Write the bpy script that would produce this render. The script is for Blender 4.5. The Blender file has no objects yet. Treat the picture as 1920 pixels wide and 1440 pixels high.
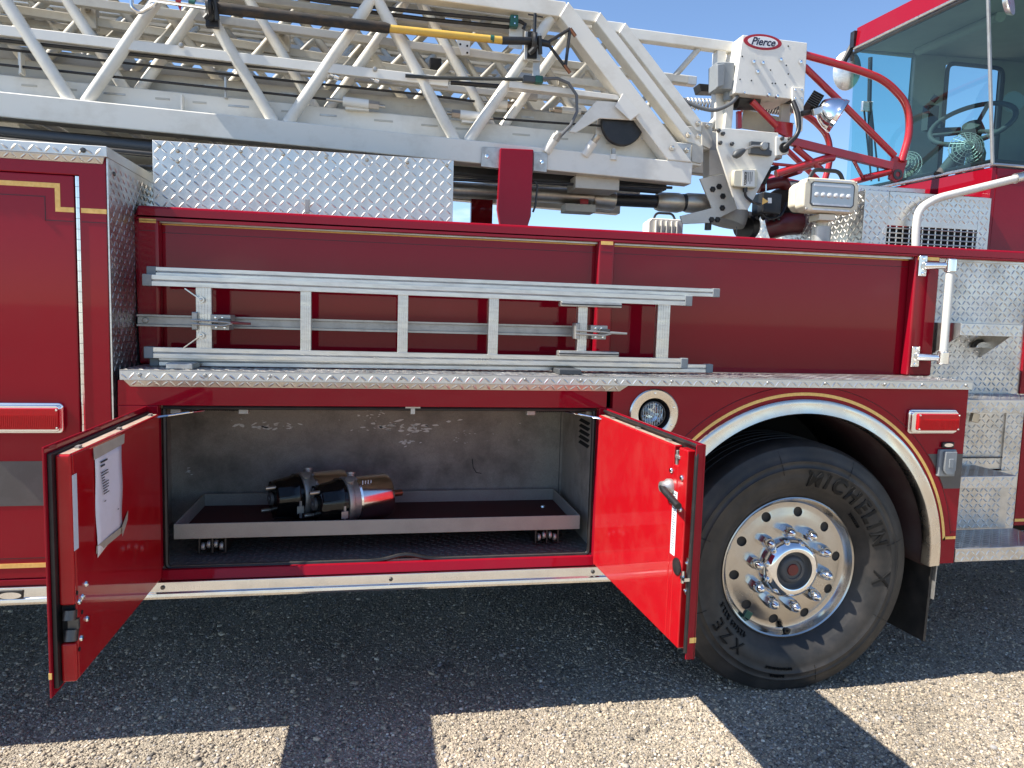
import bpy, bmesh, math, random
import numpy as np
from mathutils import Vector, Matrix
random.seed(7); np.random.seed(7)
S = bpy.context.scene
COL = S.collection
R_ = math.radians

# ------------------------------------------------------------------ camera
YAW, PITCH, ROLL, FPX, CD, CH = 0.18133626, 0.093088, 0.0287205, 1341.911, 2.689416, 1.561212
def _axes():
    f0 = Vector((math.sin(YAW), math.cos(YAW), 0)); r0 = Vector((math.cos(YAW), -math.sin(YAW), 0)); u0 = Vector((0, 0, 1))
    f = f0*math.cos(PITCH) - u0*math.sin(PITCH); u = u0*math.cos(PITCH) + f0*math.sin(PITCH)
    r = r0*math.cos(ROLL) + u*math.sin(ROLL); u2 = u*math.cos(ROLL) - r0*math.sin(ROLL)
    return r, u2, f
CR, CU, CF = _axes()
CAMPOS = Vector((0, -CD, CH))
cam = bpy.data.cameras.new('camera'); camo = bpy.data.objects.new('camera', cam); COL.objects.link(camo)
camo.matrix_world = Matrix(((CR.x, CU.x, -CF.x, CAMPOS.x), (CR.y, CU.y, -CF.y, CAMPOS.y), (CR.z, CU.z, -CF.z, CAMPOS.z), (0, 0, 0, 1)))
cam.sensor_fit = 'HORIZONTAL'; cam.sensor_width = 36.0; cam.lens = FPX/1920*36.0
cam.clip_start = 0.05; cam.clip_end = 5000
S.camera = camo
S.render.resolution_x, S.render.resolution_y = 1024, 768

# ------------------------------------------------------------------ sky, sun, exposure
SUN = Vector((-0.628, -0.062, 0.777)).normalized()          # direction towards the sun
w = bpy.data.worlds.new('World'); S.world = w; w.use_nodes = True
nt = w.node_tree; nt.nodes.clear()
out = nt.nodes.new('ShaderNodeOutputWorld'); bg = nt.nodes.new('ShaderNodeBackground')
sky = nt.nodes.new('ShaderNodeTexSky'); sky.sky_type = 'NISHITA'; sky.sun_disc = False
sky.sun_elevation = math.asin(SUN.z); sky.sun_rotation = math.atan2(SUN.x, SUN.y)
sky.altitude = 900; sky.air_density = 1.0; sky.dust_density = 0.25; sky.ozone_density = 2.6
bg.inputs['Strength'].default_value = 0.115
# thin fair-weather clouds low over the horizon
tc = nt.nodes.new('ShaderNodeTexCoord'); mp = nt.nodes.new('ShaderNodeMapping'); mp.inputs['Scale'].default_value = (1.0, 1.0, 3.2)
nz = nt.nodes.new('ShaderNodeTexNoise'); nz.inputs['Scale'].default_value = 4.2; nz.inputs['Detail'].default_value = 7; nz.inputs['Roughness'].default_value = 0.58
rp = nt.nodes.new('ShaderNodeValToRGB'); rp.color_ramp.elements[0].position = 0.56; rp.color_ramp.elements[1].position = 0.74
sx = nt.nodes.new('ShaderNodeSeparateXYZ'); mr = nt.nodes.new('ShaderNodeMapRange')
mr.inputs['From Min'].default_value = 0.02; mr.inputs['From Max'].default_value = 0.26; mr.inputs['To Min'].default_value = 0.9; mr.inputs['To Max'].default_value = 0.0
mu = nt.nodes.new('ShaderNodeMath'); mu.operation = 'MULTIPLY'
tn = nt.nodes.new('ShaderNodeMixRGB'); tn.blend_type = 'MULTIPLY'; tn.inputs['Fac'].default_value = 1; tn.inputs['Color2'].default_value = (.98, 1.02, 1.07, 1)
mx = nt.nodes.new('ShaderNodeMixRGB'); mx.inputs['Color2'].default_value = (9.0, 9.2, 9.6, 1)
L = nt.links.new
L(tc.outputs['Generated'], mp.inputs['Vector']); L(mp.outputs['Vector'], nz.inputs['Vector']); L(nz.outputs['Fac'], rp.inputs['Fac'])
L(tc.outputs['Generated'], sx.inputs['Vector']); L(sx.outputs['Z'], mr.inputs['Value'])
L(rp.outputs['Color'], mu.inputs[0]); L(mr.outputs['Result'], mu.inputs[1])
L(mu.outputs['Value'], mx.inputs['Fac']); L(sky.outputs['Color'], tn.inputs['Color1']); L(tn.outputs['Color'], mx.inputs['Color1'])
L(mx.outputs['Color'], bg.inputs['Color']); L(bg.outputs['Background'], out.inputs['Surface'])
sl = bpy.data.lights.new('sun', 'SUN'); sl.energy = 5.0; sl.angle = R_(0.53); sl.color = (1.0, 0.945, 0.85)
so = bpy.data.objects.new('sun', sl); COL.objects.link(so)
so.rotation_euler = SUN.to_track_quat('Z', 'Y').to_euler(); so.location = SUN*20
S.cycles.caustics_reflective = False; S.cycles.caustics_refractive = False
S.view_settings.view_transform = 'Standard'; S.view_settings.look = 'None'
S.view_settings.exposure = 0.85; S.view_settings.gamma = 1.0; S.view_settings.use_curve_mapping = False

# ------------------------------------------------------------------ helpers
def ray(px, py): return CF*FPX + CR*(px-960) - CU*(py-720)
def at(px, py, Y=0.0):
    d = ray(px, py); return CAMPOS + d*((Y+CD)/d.y)
def atx(px, py, X):
    d = ray(px, py); return CAMPOS + d*(X/d.x)
def atz(px, py, Z):
    d = ray(px, py); return CAMPOS + d*((Z-CH)/d.z)
def V(*a): return Vector(a)

SPLIT = {'screw', 'bolt', 'rivet', 'roller', 'top_clip', 'check_block', 'drain_hole', 'hinge_knuckle', 'bolt_hole', 'fin', 'arm', 'tip_post', 'gold_stripe', 'pin_line', 'grey_band', 'mould_line', 'worn_tip', 'wear_pad', 'tape_strip', 'bracket_plate'}
class MB:
    def __init__(s): s.v = []; s.f = []
    def add(s, vs, fs):
        n = len(s.v); s.v += [tuple(x) for x in vs]; s.f += [tuple(i+n for i in f) for f in fs]; return s
    def box(s, x0, x1, y0, y1, z0, z1):
        vs = [(x, y, z) for x in (x0, x1) for y in (y0, y1) for z in (z0, z1)]
        return s.add(vs, [(0,1,3,2),(4,6,7,5),(0,4,5,1),(2,3,7,6),(0,2,6,4),(1,5,7,3)])
    def obox(s, c, U, Vv, N, a, b, d):     # centred box with half sizes a,b,d
        c = Vector(c); U = Vector(U).normalized(); Vv = Vector(Vv).normalized(); N = Vector(N).normalized()
        vs = [c+U*(i*a)+Vv*(j*b)+N*(k*d) for i in (-1,1) for j in (-1,1) for k in (-1,1)]
        return s.add(vs, [(0,1,3,2),(4,6,7,5),(0,4,5,1),(2,3,7,6),(0,2,6,4),(1,5,7,3)])
    def beam(s, a, b, w, h, up=(0,0,1), off=(0,0)):  # w sideways, h along up
        a = Vector(a); b = Vector(b); d = (b-a).normalized(); up = Vector(up)
        sd = d.cross(up).normalized(); uu = sd.cross(d).normalized(); o = sd*off[0]+uu*off[1]
        vs = []
        for p in (a, b):
            for i, j in ((-1,-1),(1,-1),(1,1),(-1,1)): vs.append(p+o+sd*(i*w/2)+uu*(j*h/2))
        return s.add(vs, [(0,1,2,3),(7,6,5,4),(0,4,5,1),(1,5,6,2),(2,6,7,3),(3,7,4,0)])
    def tube(s, pts, r, n=12, closed=False):
        pts = [Vector(p) for p in pts]; m = len(pts); rs = r if isinstance(r, (list, tuple)) else [r]*m
        t0 = (pts[1]-pts[0]).normalized(); up = Vector((0,0,1)) if abs(t0.z) < .9 else Vector((0,1,0))
        nrm = t0.cross(up).normalized(); vs = []
        for i, p in enumerate(pts):
            if closed: t = (pts[(i+1) % m]-pts[i-1]).normalized()
            else: t = (pts[min(i+1, m-1)]-pts[max(i-1, 0)]).normalized()
            nrm = (nrm - t*nrm.dot(t)).normalized(); bn = t.cross(nrm)
            for k in range(n):
                a = 2*math.pi*k/n; vs.append(p+(nrm*math.cos(a)+bn*math.sin(a))*rs[i])
        fs = []
        for i in range(m if closed else m-1):
            j = (i+1) % m
            for k in range(n): fs.append((i*n+k, i*n+(k+1) % n, j*n+(k+1) % n, j*n+k))
        if not closed: fs += [tuple(range(n-1, -1, -1)), tuple(range((m-1)*n, m*n))]
        return s.add(vs, fs)
    def lathe(s, prof, o, axis, n=32, closed=False, caps=True):   # prof: (r, t) along the axis
        o = Vector(o); ax = Vector(axis).normalized(); h = Vector((0,0,1)) if abs(ax.z) < .9 else Vector((1,0,0))
        u = ax.cross(h).normalized(); v = ax.cross(u); vs = []
        for r, t in prof:
            for k in range(n):
                a = 2*math.pi*k/n; vs.append(o+ax*t+(u*math.cos(a)+v*math.sin(a))*r)
        fs = []; m = len(prof)
        for i in range(m if closed else m-1):
            j = (i+1) % m
            for k in range(n): fs.append((i*n+k, j*n+k, j*n+(k+1) % n, i*n+(k+1) % n))
        if not closed and caps:
            if prof[0][0] > 1e-5: fs.append(tuple(range(n)))
            if prof[-1][0] > 1e-5: fs.append(tuple(range((m-1)*n+n-1, (m-1)*n-1, -1)))
        return s.add(vs, fs)
    def prism(s, poly, o, U, Vv, N, d):    # polygon in U,V extruded along N by d
        o = Vector(o); U = Vector(U); Vv = Vector(Vv); N = Vector(N); n = len(poly)
        vs = [o+U*a+Vv*b for a, b in poly]+[o+U*a+Vv*b+N*d for a, b in poly]
        fs = [tuple(range(n)), tuple(range(2*n-1, n-1, -1))]+[(i, i+n, (i+1) % n+n, (i+1) % n) for i in range(n)]
        return s.add(vs, fs)
    def slab(s, quad, d):                   # any planar polygon of 3-D points given thickness vector d
        quad = [Vector(q) for q in quad]; d = Vector(d); n = len(quad)
        return s.add(quad+[q+d for q in quad], [tuple(range(n)), tuple(range(2*n-1, n-1, -1))]+[(i, i+n, (i+1) % n+n, (i+1) % n) for i in range(n)])
    def pieces(s):
        par = list(range(len(s.v)))
        def fd(i):
            while par[i] != i: par[i] = par[par[i]]; i = par[i]
            return i
        for f in s.f:
            for j in f[1:]:
                a, b = fd(f[0]), fd(j)
                if a != b: par[a] = b
        g = {}
        for f in s.f: g.setdefault(fd(f[0]), []).append(f)
        out_ = []
        for fs in g.values():
            q = MB(); ix = {}
            for f in fs:
                for i in f:
                    if i not in ix: ix[i] = len(q.v); q.v.append(s.v[i])
            q.f = [tuple(ix[i] for i in f) for f in fs]; out_.append(q)
        return out_
    def build(s, name, mat, parent=None, **k):
        if name in SPLIT and parent is not None and k.get('kind') is None:
            return [q.build1(name, mat, parent, **k) for q in s.pieces()][0]
        return s.build1(name, mat, parent, **k)
    def build1(s, name, mat, parent=None, bevel=0, seg=2, smooth=True, label=None, kind=None, ang=38, fix=True):
        me = bpy.data.meshes.new(name); me.from_pydata(s.v, [], s.f)
        if fix:
            bm = bmesh.new(); bm.from_mesh(me); bmesh.ops.remove_doubles(bm, verts=bm.verts, dist=1e-6)
            bmesh.ops.recalc_face_normals(bm, faces=bm.faces); bm.to_mesh(me); bm.free()
        me.materials.append(MAT[mat])
        if smooth:
            me.polygons.foreach_set('use_smooth', [True]*len(me.polygons)); me.set_sharp_from_angle(angle=R_(ang))
        o = bpy.data.objects.new(name, me); COL.objects.link(o)
        if bevel:
            b = o.modifiers.new('bevel', 'BEVEL'); b.width = bevel; b.segments = seg; b.limit_method = 'ANGLE'; b.angle_limit = R_(40); b.harden_normals = True
        adopt(o, parent)
        if label: o['label'] = label
        if kind: o['kind'] = kind
        return o
def cut_away(o, cutter):                    # boolean cut, applied at once
    co = cutter.build('cut', 'black', None); mo = o.modifiers.new('b', 'BOOLEAN'); mo.object = co; mo.solver = 'EXACT'; mo.operation = 'DIFFERENCE'
    bpy.context.view_layer.update(); dg = bpy.context.evaluated_depsgraph_get()
    me = bpy.data.meshes.new_from_object(o.evaluated_get(dg)); o.modifiers.clear(); o.data = me
    me.polygons.foreach_set('use_smooth', [True]*len(me.polygons)); me.set_sharp_from_angle(angle=R_(30)); bpy.data.objects.remove(co)
def wloc(o):
    p = Vector(o.location)
    while o.parent: o = o.parent; p += Vector(o.location)
    return p
def adopt(o, parent):
    if parent is not None:
        o.parent = parent; o.location = -wloc(parent)      # mesh data stay in world coordinates
def clone(o, shift, parent):
    c = o.copy(); COL.objects.link(c); c.parent = parent; c.location = -wloc(parent)+Vector(shift); return c
def thing(name, label, cat, loc=(0,0,0), group=None):
    o = bpy.data.objects.new(name, None); COL.objects.link(o); o.location = loc; o.empty_display_size = .1
    o['label'] = label; o['category'] = cat
    if group: o['group'] = group
    return o
def tag(o, label, cat, group=None):
    o['label'] = label; o['category'] = cat
    if group: o['group'] = group
    return o
def part(name, parent):                     # an Empty that stands for a part built of sub-parts
    o = bpy.data.objects.new(name, None); COL.objects.link(o); o.empty_display_size = .05; adopt(o, parent); return o
def text_mesh(body, size, shear=0, extrude=0.001, bold=0.0, space=1.0):
    cu = bpy.data.curves.new('t', 'FONT'); cu.body = body; cu.size = size; cu.shear = shear; cu.extrude = extrude; cu.offset = bold
    cu.space_character = space; cu.align_x = 'CENTER'; cu.align_y = 'CENTER'; cu.resolution_u = 3
    ob = bpy.data.objects.new('t', cu); COL.objects.link(ob)
    dg = bpy.context.evaluated_depsgraph_get(); me = ob.evaluated_get(dg).to_mesh()
    vs = [v.co.copy() for v in me.vertices]; fs = [tuple(q.vertices) for q in me.polygons]
    ob.evaluated_get(dg).to_mesh_clear(); COL.objects.unlink(ob); bpy.data.objects.remove(ob); bpy.data.curves.remove(cu)
    return vs, fs
def put_text(m, body, size, o, U, Vv, N, **k):
    vs, fs = text_mesh(body, size, **k); o = Vector(o); U = Vector(U).normalized(); Vv = Vector(Vv).normalized(); N = Vector(N).normalized()
    return m.add([o+U*v.x+Vv*v.y+N*v.z for v in vs], fs)
def arc(c, U, Vv, r, a0, a1, n):
    c = Vector(c); U = Vector(U); Vv = Vector(Vv)
    return [c+U*(r*math.cos(R_(a0+(a1-a0)*i/n)))+Vv*(r*math.sin(R_(a0+(a1-a0)*i/n))) for i in range(n+1)]
def bend(pts, r=.1, n=6):                   # round the corners of a polyline
    pts = [Vector(p) for p in pts]; o = [pts[0]]
    for i in range(1, len(pts)-1):
        a, b, c = pts[i-1], pts[i], pts[i+1]; d1 = (a-b); d2 = (c-b); k = min(r, d1.length*.45, d2.length*.45)
        p0 = b+d1.normalized()*k; p2 = b+d2.normalized()*k
        for j in range(n+1):
            t = j/n; o.append(p0*(1-t)**2+b*2*t*(1-t)+p2*t*t)
    o.append(pts[-1]); return o

# ------------------------------------------------------------------ materials
MAT = {}
def mat(name, col, rough=.5, metal=0, coat=0, dirt=None, dirt_amt=0, dirt_scale=6, bump=0, bscale=200, rvar=0, spec=.5, stretch=(1,1,1), dirt_lo=.45, dirt_hi=.75, col2=None, c2scale=30, c2amt=.5):
    m = bpy.data.materials.new(name); m.use_nodes = True; t = m.node_tree; b = t.nodes['Principled BSDF']
    b.inputs['Base Color'].default_value = (*col, 1); b.inputs['Roughness'].default_value = rough; b.inputs['Metallic'].default_value = metal
    b.inputs['Coat Weight'].default_value = coat; b.inputs['Coat Roughness'].default_value = .04; b.inputs['Specular IOR Level'].default_value = spec
    g = t.nodes.new('ShaderNodeNewGeometry'); mpn = t.nodes.new('ShaderNodeMapping'); mpn.inputs['Scale'].default_value = stretch
    t.links.new(g.outputs['Position'], mpn.inputs['Vector'])
    src = None
    if col2:
        n = t.nodes.new('ShaderNodeTexNoise'); n.inputs['Scale'].default_value = c2scale; n.inputs['Detail'].default_value = 5; t.links.new(mpn.outputs['Vector'], n.inputs['Vector'])
        r = t.nodes.new('ShaderNodeValToRGB'); r.color_ramp.elements[0].position = .35; r.color_ramp.elements[1].position = .65
        r.color_ramp.elements[0].color = (*col, 1); r.color_ramp.elements[1].color = (*col2, 1); t.links.new(n.outputs['Fac'], r.inputs['Fac'])
        x = t.nodes.new('ShaderNodeMixRGB'); x.inputs['Fac'].default_value = c2amt; x.inputs['Color1'].default_value = (*col, 1); t.links.new(r.outputs['Color'], x.inputs['Color2'])
        src = x.outputs['Color']; t.links.new(src, b.inputs['Base Color'])
    if dirt:
        n = t.nodes.new('ShaderNodeTexNoise'); n.inputs['Scale'].default_value = dirt_scale; n.inputs['Detail'].default_value = 9; n.inputs['Roughness'].default_value = .65
        t.links.new(mpn.outputs['Vector'], n.inputs['Vector'])
        r = t.nodes.new('ShaderNodeMapRange'); r.inputs['From Min'].default_value = dirt_lo; r.inputs['From Max'].default_value = dirt_hi; r.inputs['To Max'].default_value = dirt_amt
        t.links.new(n.outputs['Fac'], r.inputs['Value'])
        x = t.nodes.new('ShaderNodeMixRGB'); x.inputs['Color1'].default_value = (*col, 1); x.inputs['Color2'].default_value = (*dirt, 1)
        if src: t.links.new(src, x.inputs['Color1'])
        t.links.new(r.outputs['Result'], x.inputs['Fac']); t.links.new(x.outputs['Color'], b.inputs['Base Color'])
    if rvar:
        n = t.nodes.new('ShaderNodeTexNoise'); n.inputs['Scale'].default_value = 9; n.inputs['Detail'].default_value = 8; t.links.new(mpn.outputs['Vector'], n.inputs['Vector'])
        r = t.nodes.new('ShaderNodeMapRange'); r.inputs['From Min'].default_value = .3; r.inputs['From Max'].default_value = .7
        r.inputs['To Min'].default_value = max(.02, rough-rvar); r.inputs['To Max'].default_value = rough+rvar
        t.links.new(n.outputs['Fac'], r.inputs['Value']); t.links.new(r.outputs['Result'], b.inputs['Roughness'])
    if bump:
        n = t.nodes.new('ShaderNodeTexNoise'); n.inputs['Scale'].default_value = bscale; n.inputs['Detail'].default_value = 4; t.links.new(mpn.outputs['Vector'], n.inputs['Vector'])
        k = t.nodes.new('ShaderNodeBump'); k.inputs['Strength'].default_value = bump; k.inputs['Distance'].default_value = .002 if bscale > 10 else .02
        t.links.new(n.outputs['Fac'], k.inputs['Height']); t.links.new(k.outputs['Normal'], b.inputs['Normal'])
    MAT[name] = m; return m
mat('red', (.285, .0042, .0155), .4, spec=.0, coat=.55, bump=.10, bscale=3.0, dirt=(.24, .05, .05), dirt_amt=.16, dirt_scale=5, rvar=.06, dirt_lo=.5, dirt_hi=.85)
mat('red_bright', (.42, .005, .010), .4, spec=.05, coat=.7, dirt=(.42, .09, .07), dirt_amt=.22, dirt_scale=9, rvar=.08)
mat('red_tube', (.50, .012, .018), .35, coat=.6, dirt=(.25, .1, .08), dirt_amt=.25, dirt_scale=20)
mat('white', (.80, .765, .68), .42, coat=.15, dirt=(.42, .35, .25), dirt_amt=.5, dirt_scale=5, rvar=.1, dirt_lo=.47, dirt_hi=.8, stretch=(1, 1, 1.4))
mat('white_clean', (.82, .79, .715), .38, coat=.2, dirt=(.45, .41, .34), dirt_amt=.25, dirt_scale=8, rvar=.08)
mat('white_grey', (.56, .53, .46), .5, dirt=(.26, .22, .17), dirt_amt=.55, dirt_scale=6, rvar=.1)
mat('cream', (.72, .66, .50), .5, dirt=(.4, .34, .25), dirt_amt=.3, dirt_scale=15)
mat('tread', (.64, .63, .60), .42, metal=1, dirt=(.50, .47, .42), dirt_amt=.4, dirt_scale=7, rvar=.09, bump=.08, bscale=300)
mat('tread_dull', (.62, .60, .57), .38, metal=.95, dirt=(.22, .20, .17), dirt_amt=.6, dirt_scale=8, rvar=.1, bump=.1, bscale=300)
mat('tread_dark', (.20, .19, .18), .45, metal=.5, dirt=(.16, .14, .12), dirt_amt=.5, dirt_scale=10, rvar=.1)
mat('alu', (.66, .645, .61), .36, metal=1, dirt=(.34, .32, .29), dirt_amt=.5, dirt_scale=14, rvar=.09, stretch=(1, 6, 6))
mat('alu_dull', (.55, .54, .51), .5, metal=.9, dirt=(.22, .19, .16), dirt_amt=.6, dirt_scale=18)
mat('chrome', (.86, .86, .86), .09, metal=1, dirt=(.5, .46, .4), dirt_amt=.2, dirt_scale=12)
mat('polished', (.80, .785, .76), .20, metal=1, dirt=(.46, .40, .33), dirt_amt=.35, dirt_scale=9, rvar=.07)
mat('rim', (.50, .485, .46), .22, metal=1, dirt=(.36, .31, .26), dirt_amt=.5, dirt_scale=8, rvar=.08)
mat('stainless', (.72, .665, .59), .26, metal=1, dirt=(.50, .42, .33), dirt_amt=.4, dirt_scale=6, rvar=.1)
mat('galv', (.42, .41, .385), .5, metal=.75, dirt=(.2, .19, .17), dirt_amt=.5, dirt_scale=25)
mat('steel_dark', (.10, .10, .10), .45, metal=.8, dirt=(.2, .15, .1), dirt_amt=.4, dirt_scale=25)
mat('bronze', (.50, .45, .375), .36, metal=.85, dirt=(.14, .12, .10), dirt_amt=.5, dirt_scale=9, rvar=.1)
mat('well', (.030, .010, .010), .7, dirt=(.06, .05, .045), dirt_amt=.6, dirt_scale=6)
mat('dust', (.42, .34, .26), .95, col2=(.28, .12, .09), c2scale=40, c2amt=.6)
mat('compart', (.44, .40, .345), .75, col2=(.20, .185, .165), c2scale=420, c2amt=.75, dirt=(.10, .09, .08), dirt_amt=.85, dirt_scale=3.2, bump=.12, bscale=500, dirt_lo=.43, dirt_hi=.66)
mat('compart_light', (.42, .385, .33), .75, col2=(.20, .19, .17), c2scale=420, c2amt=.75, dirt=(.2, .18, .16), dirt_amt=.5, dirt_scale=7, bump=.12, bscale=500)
mat('chip', (.78, .78, .76), .7)
mat('maroon_mat', (.07, .012, .014), .7, dirt=(.03, .02, .02), dirt_amt=.7, dirt_scale=6, bump=.2, bscale=90)
mat('rubber', (.019, .0185, .018), .55, dirt=(.12, .10, .085), dirt_amt=.42, dirt_scale=7, bump=.12, bscale=260, rvar=.08, dirt_lo=.42, dirt_hi=.8)
mat('tyre_letter', (.008, .008, .008), .6, spec=.25, dirt=(.03, .027, .024), dirt_amt=.2, dirt_scale=20)
mat('black', (.012, .012, .013), .42, dirt=(.06, .05, .045), dirt_amt=.4, dirt_scale=20)
mat('black_matte', (.010, .010, .010), .9)
mat('black_gloss', (.008, .008, .009), .16, coat=.6, dirt=(.05, .05, .05), dirt_amt=.3, dirt_scale=15)
mat('grip', (.016, .015, .014), .75, dirt=(.10, .06, .03), dirt_amt=.8, dirt_scale=28, bump=.5, bscale=250, stretch=(.5, 1, 1))
mat('yellow', (.72, .44, .07), .4, coat=.3, dirt=(.35, .22, .08), dirt_amt=.35, dirt_scale=20)
mat('gold', (.95, .60, .18), .45, col2=(.80, .46, .10), c2scale=90, c2amt=.7)
mat('pin', (.05, .008, .012), .4)
mat('grey_band', (.085, .078, .072), .5, coat=.2, dirt=(.18, .17, .16), dirt_amt=.3, dirt_scale=14)
mat('green', (.02, .11, .08), .4)
mat('grey_plastic', (.25, .27, .28), .5, dirt=(.15, .14, .13), dirt_amt=.3, dirt_scale=20)
mat('grey_dark', (.07, .075, .08), .5)
mat('grip_white', (.66, .65, .60), .5, dirt=(.42, .38, .32), dirt_amt=.4, dirt_scale=25, bump=.6, bscale=120, stretch=(1, 1, .05))
mat('paper', (.80, .79, .84), .85, dirt=(.6, .57, .53), dirt_amt=.3, dirt_scale=14)
mat('label', (.66, .74, .80), .6, dirt=(.5, .52, .5), dirt_amt=.4, dirt_scale=30)
mat('ink', (.03, .03, .035), .8)
mat('copper', (.30, .13, .07), .4, metal=.7, dirt=(.15, .08, .05), dirt_amt=.6, dirt_scale=40)
mat('led_back', (.45, .46, .46), .3, metal=.6, dirt=(.3, .3, .3), dirt_amt=.3); mat('led_lens', (.62, .64, .65), .12, coat=.8)
mat('logo_red', (.42, .02, .03), .4)
mat('logo_white', (.85, .85, .85), .4)
mat('logo_dark', (.02, .02, .05), .4)
mat('interior', (.36, .36, .33), .8, dirt=(.2, .2, .18), dirt_amt=.3, dirt_scale=5)
mat('interior_dark', (.05, .05, .05), .7)
mat('teal_plastic', (.17, .19, .165), .4)
mat('hose', (.03, .035, .035), .5, dirt=(.08, .08, .08), dirt_amt=.4, dirt_scale=30)
mat('hose_grey', (.12, .125, .13), .45)
mat('monitor_red', (.16, .012, .012), .42, coat=.2, dirt=(.03, .02, .02), dirt_amt=.5, dirt_scale=15)
mat('tape', (.52, .47, .38), .35, dirt=(.3, .25, .2), dirt_amt=.4, dirt_scale=25)
def glassy(name, col, rough=0.0, ior=1.45, trans=1.0, alpha=1):
    m = bpy.data.materials.new(name); m.use_nodes = True; b = m.node_tree.nodes['Principled BSDF']
    b.inputs['Base Color'].default_value = (*col, 1); b.inputs['Roughness'].default_value = rough; b.inputs['IOR'].default_value = ior
    b.inputs['Transmission Weight'].default_value = trans; MAT[name] = m
mat('lens_red', (.55, .004, .010), .2, spec=.2, coat=.4, col2=(.40, .006, .012), c2scale=60, c2amt=.6, stretch=(8, 1, 1))
glassy('lens_clear', (.9, .92, .92), .03, 1.45, 1)
# thin tinted pane: mostly see-through with a mirror sheen, the same for every ray
m = bpy.data.materials.new('pane'); m.use_nodes = True; t = m.node_tree; t.nodes.clear()
o_ = t.nodes.new('ShaderNodeOutputMaterial'); tr = t.nodes.new('ShaderNodeBsdfTransparent'); tr.inputs['Color'].default_value = (.60, .85, .85, 1)
gl = t.nodes.new('ShaderNodeBsdfGlossy'); gl.inputs['Roughness'].default_value = .01; lw = t.nodes.new('ShaderNodeLayerWeight'); lw.inputs['Blend'].default_value = .5; pw = t.nodes.new('ShaderNodeMath'); pw.operation = 'POWER'; pw.inputs[1].default_value = 4.5; fr = t.nodes.new('ShaderNodeMath'); fr.operation = 'MULTIPLY_ADD'; fr.inputs[1].default_value = .9; fr.inputs[2].default_value = .045; t.links.new(lw.outputs['Facing'], pw.inputs[0]); t.links.new(pw.outputs['Value'], fr.inputs[0])
ms = t.nodes.new('ShaderNodeMixShader'); t.links.new(fr.outputs['Value'], ms.inputs['Fac']); t.links.new(tr.outputs['BSDF'], ms.inputs[1]); t.links.new(gl.outputs['BSDF'], ms.inputs[2]); t.links.new(ms.outputs['Shader'], o_.inputs['Surface'])
MAT['pane'] = m

# tread-plate lugs: real raised lenses, joined per plate
def lugs(name, o, U, Vv, N, w, h, parent, matn='tread', p=.0255, L=.0150, W=.0042, H=.0022, keep=None):
    o = Vector(o); U = Vector(U).normalized(); Vv = Vector(Vv).normalized(); N = Vector(N).normalized(); m = MB()
    base = [(-L, 0, 0), (-.45*L, W, 0), (.45*L, W, 0), (L, 0, 0), (.45*L, -W, 0), (-.45*L, -W, 0), (-.55*L, 0, H), (.55*L, 0, H)]
    fs = [(0, 6, 1), (1, 6, 7, 2), (2, 7, 3), (3, 7, 4), (4, 7, 6, 5), (5, 6, 0)]
    ni = int(w/p)+1; nj = int(h/p)+1
    for i in range(ni):
        for j in range(nj):
            u = (i+.5)*p; v = (j+.5)*p
            if u > w-.004 or v > h-.004: continue
            if keep and not keep(u, v): continue
            a = R_(52) if (i+j) % 2 else R_(-38); ca, sa = math.cos(a), math.sin(a)
            vs = []
            for x, y, z in base:
                uu = min(max(u+x*ca-y*sa, .0005), w-.0005); vv = min(max(v+x*sa+y*ca, .0005), h-.0005)
                vs.append(o+U*uu+Vv*vv+N*(z-.0002))
            m.add(vs, fs)
    if not m.v: return None
    return m.build(name, matn, parent, smooth=True, kind='stuff', ang=20, fix=False)
def bolt(m, c, N, r=.008, h=.006, n=8):
    N = Vector(N).normalized(); m.lathe([(r, -.001), (r, h*.45), (r*.75, h*.9), (.0001, h)], c, N, n)
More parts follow.
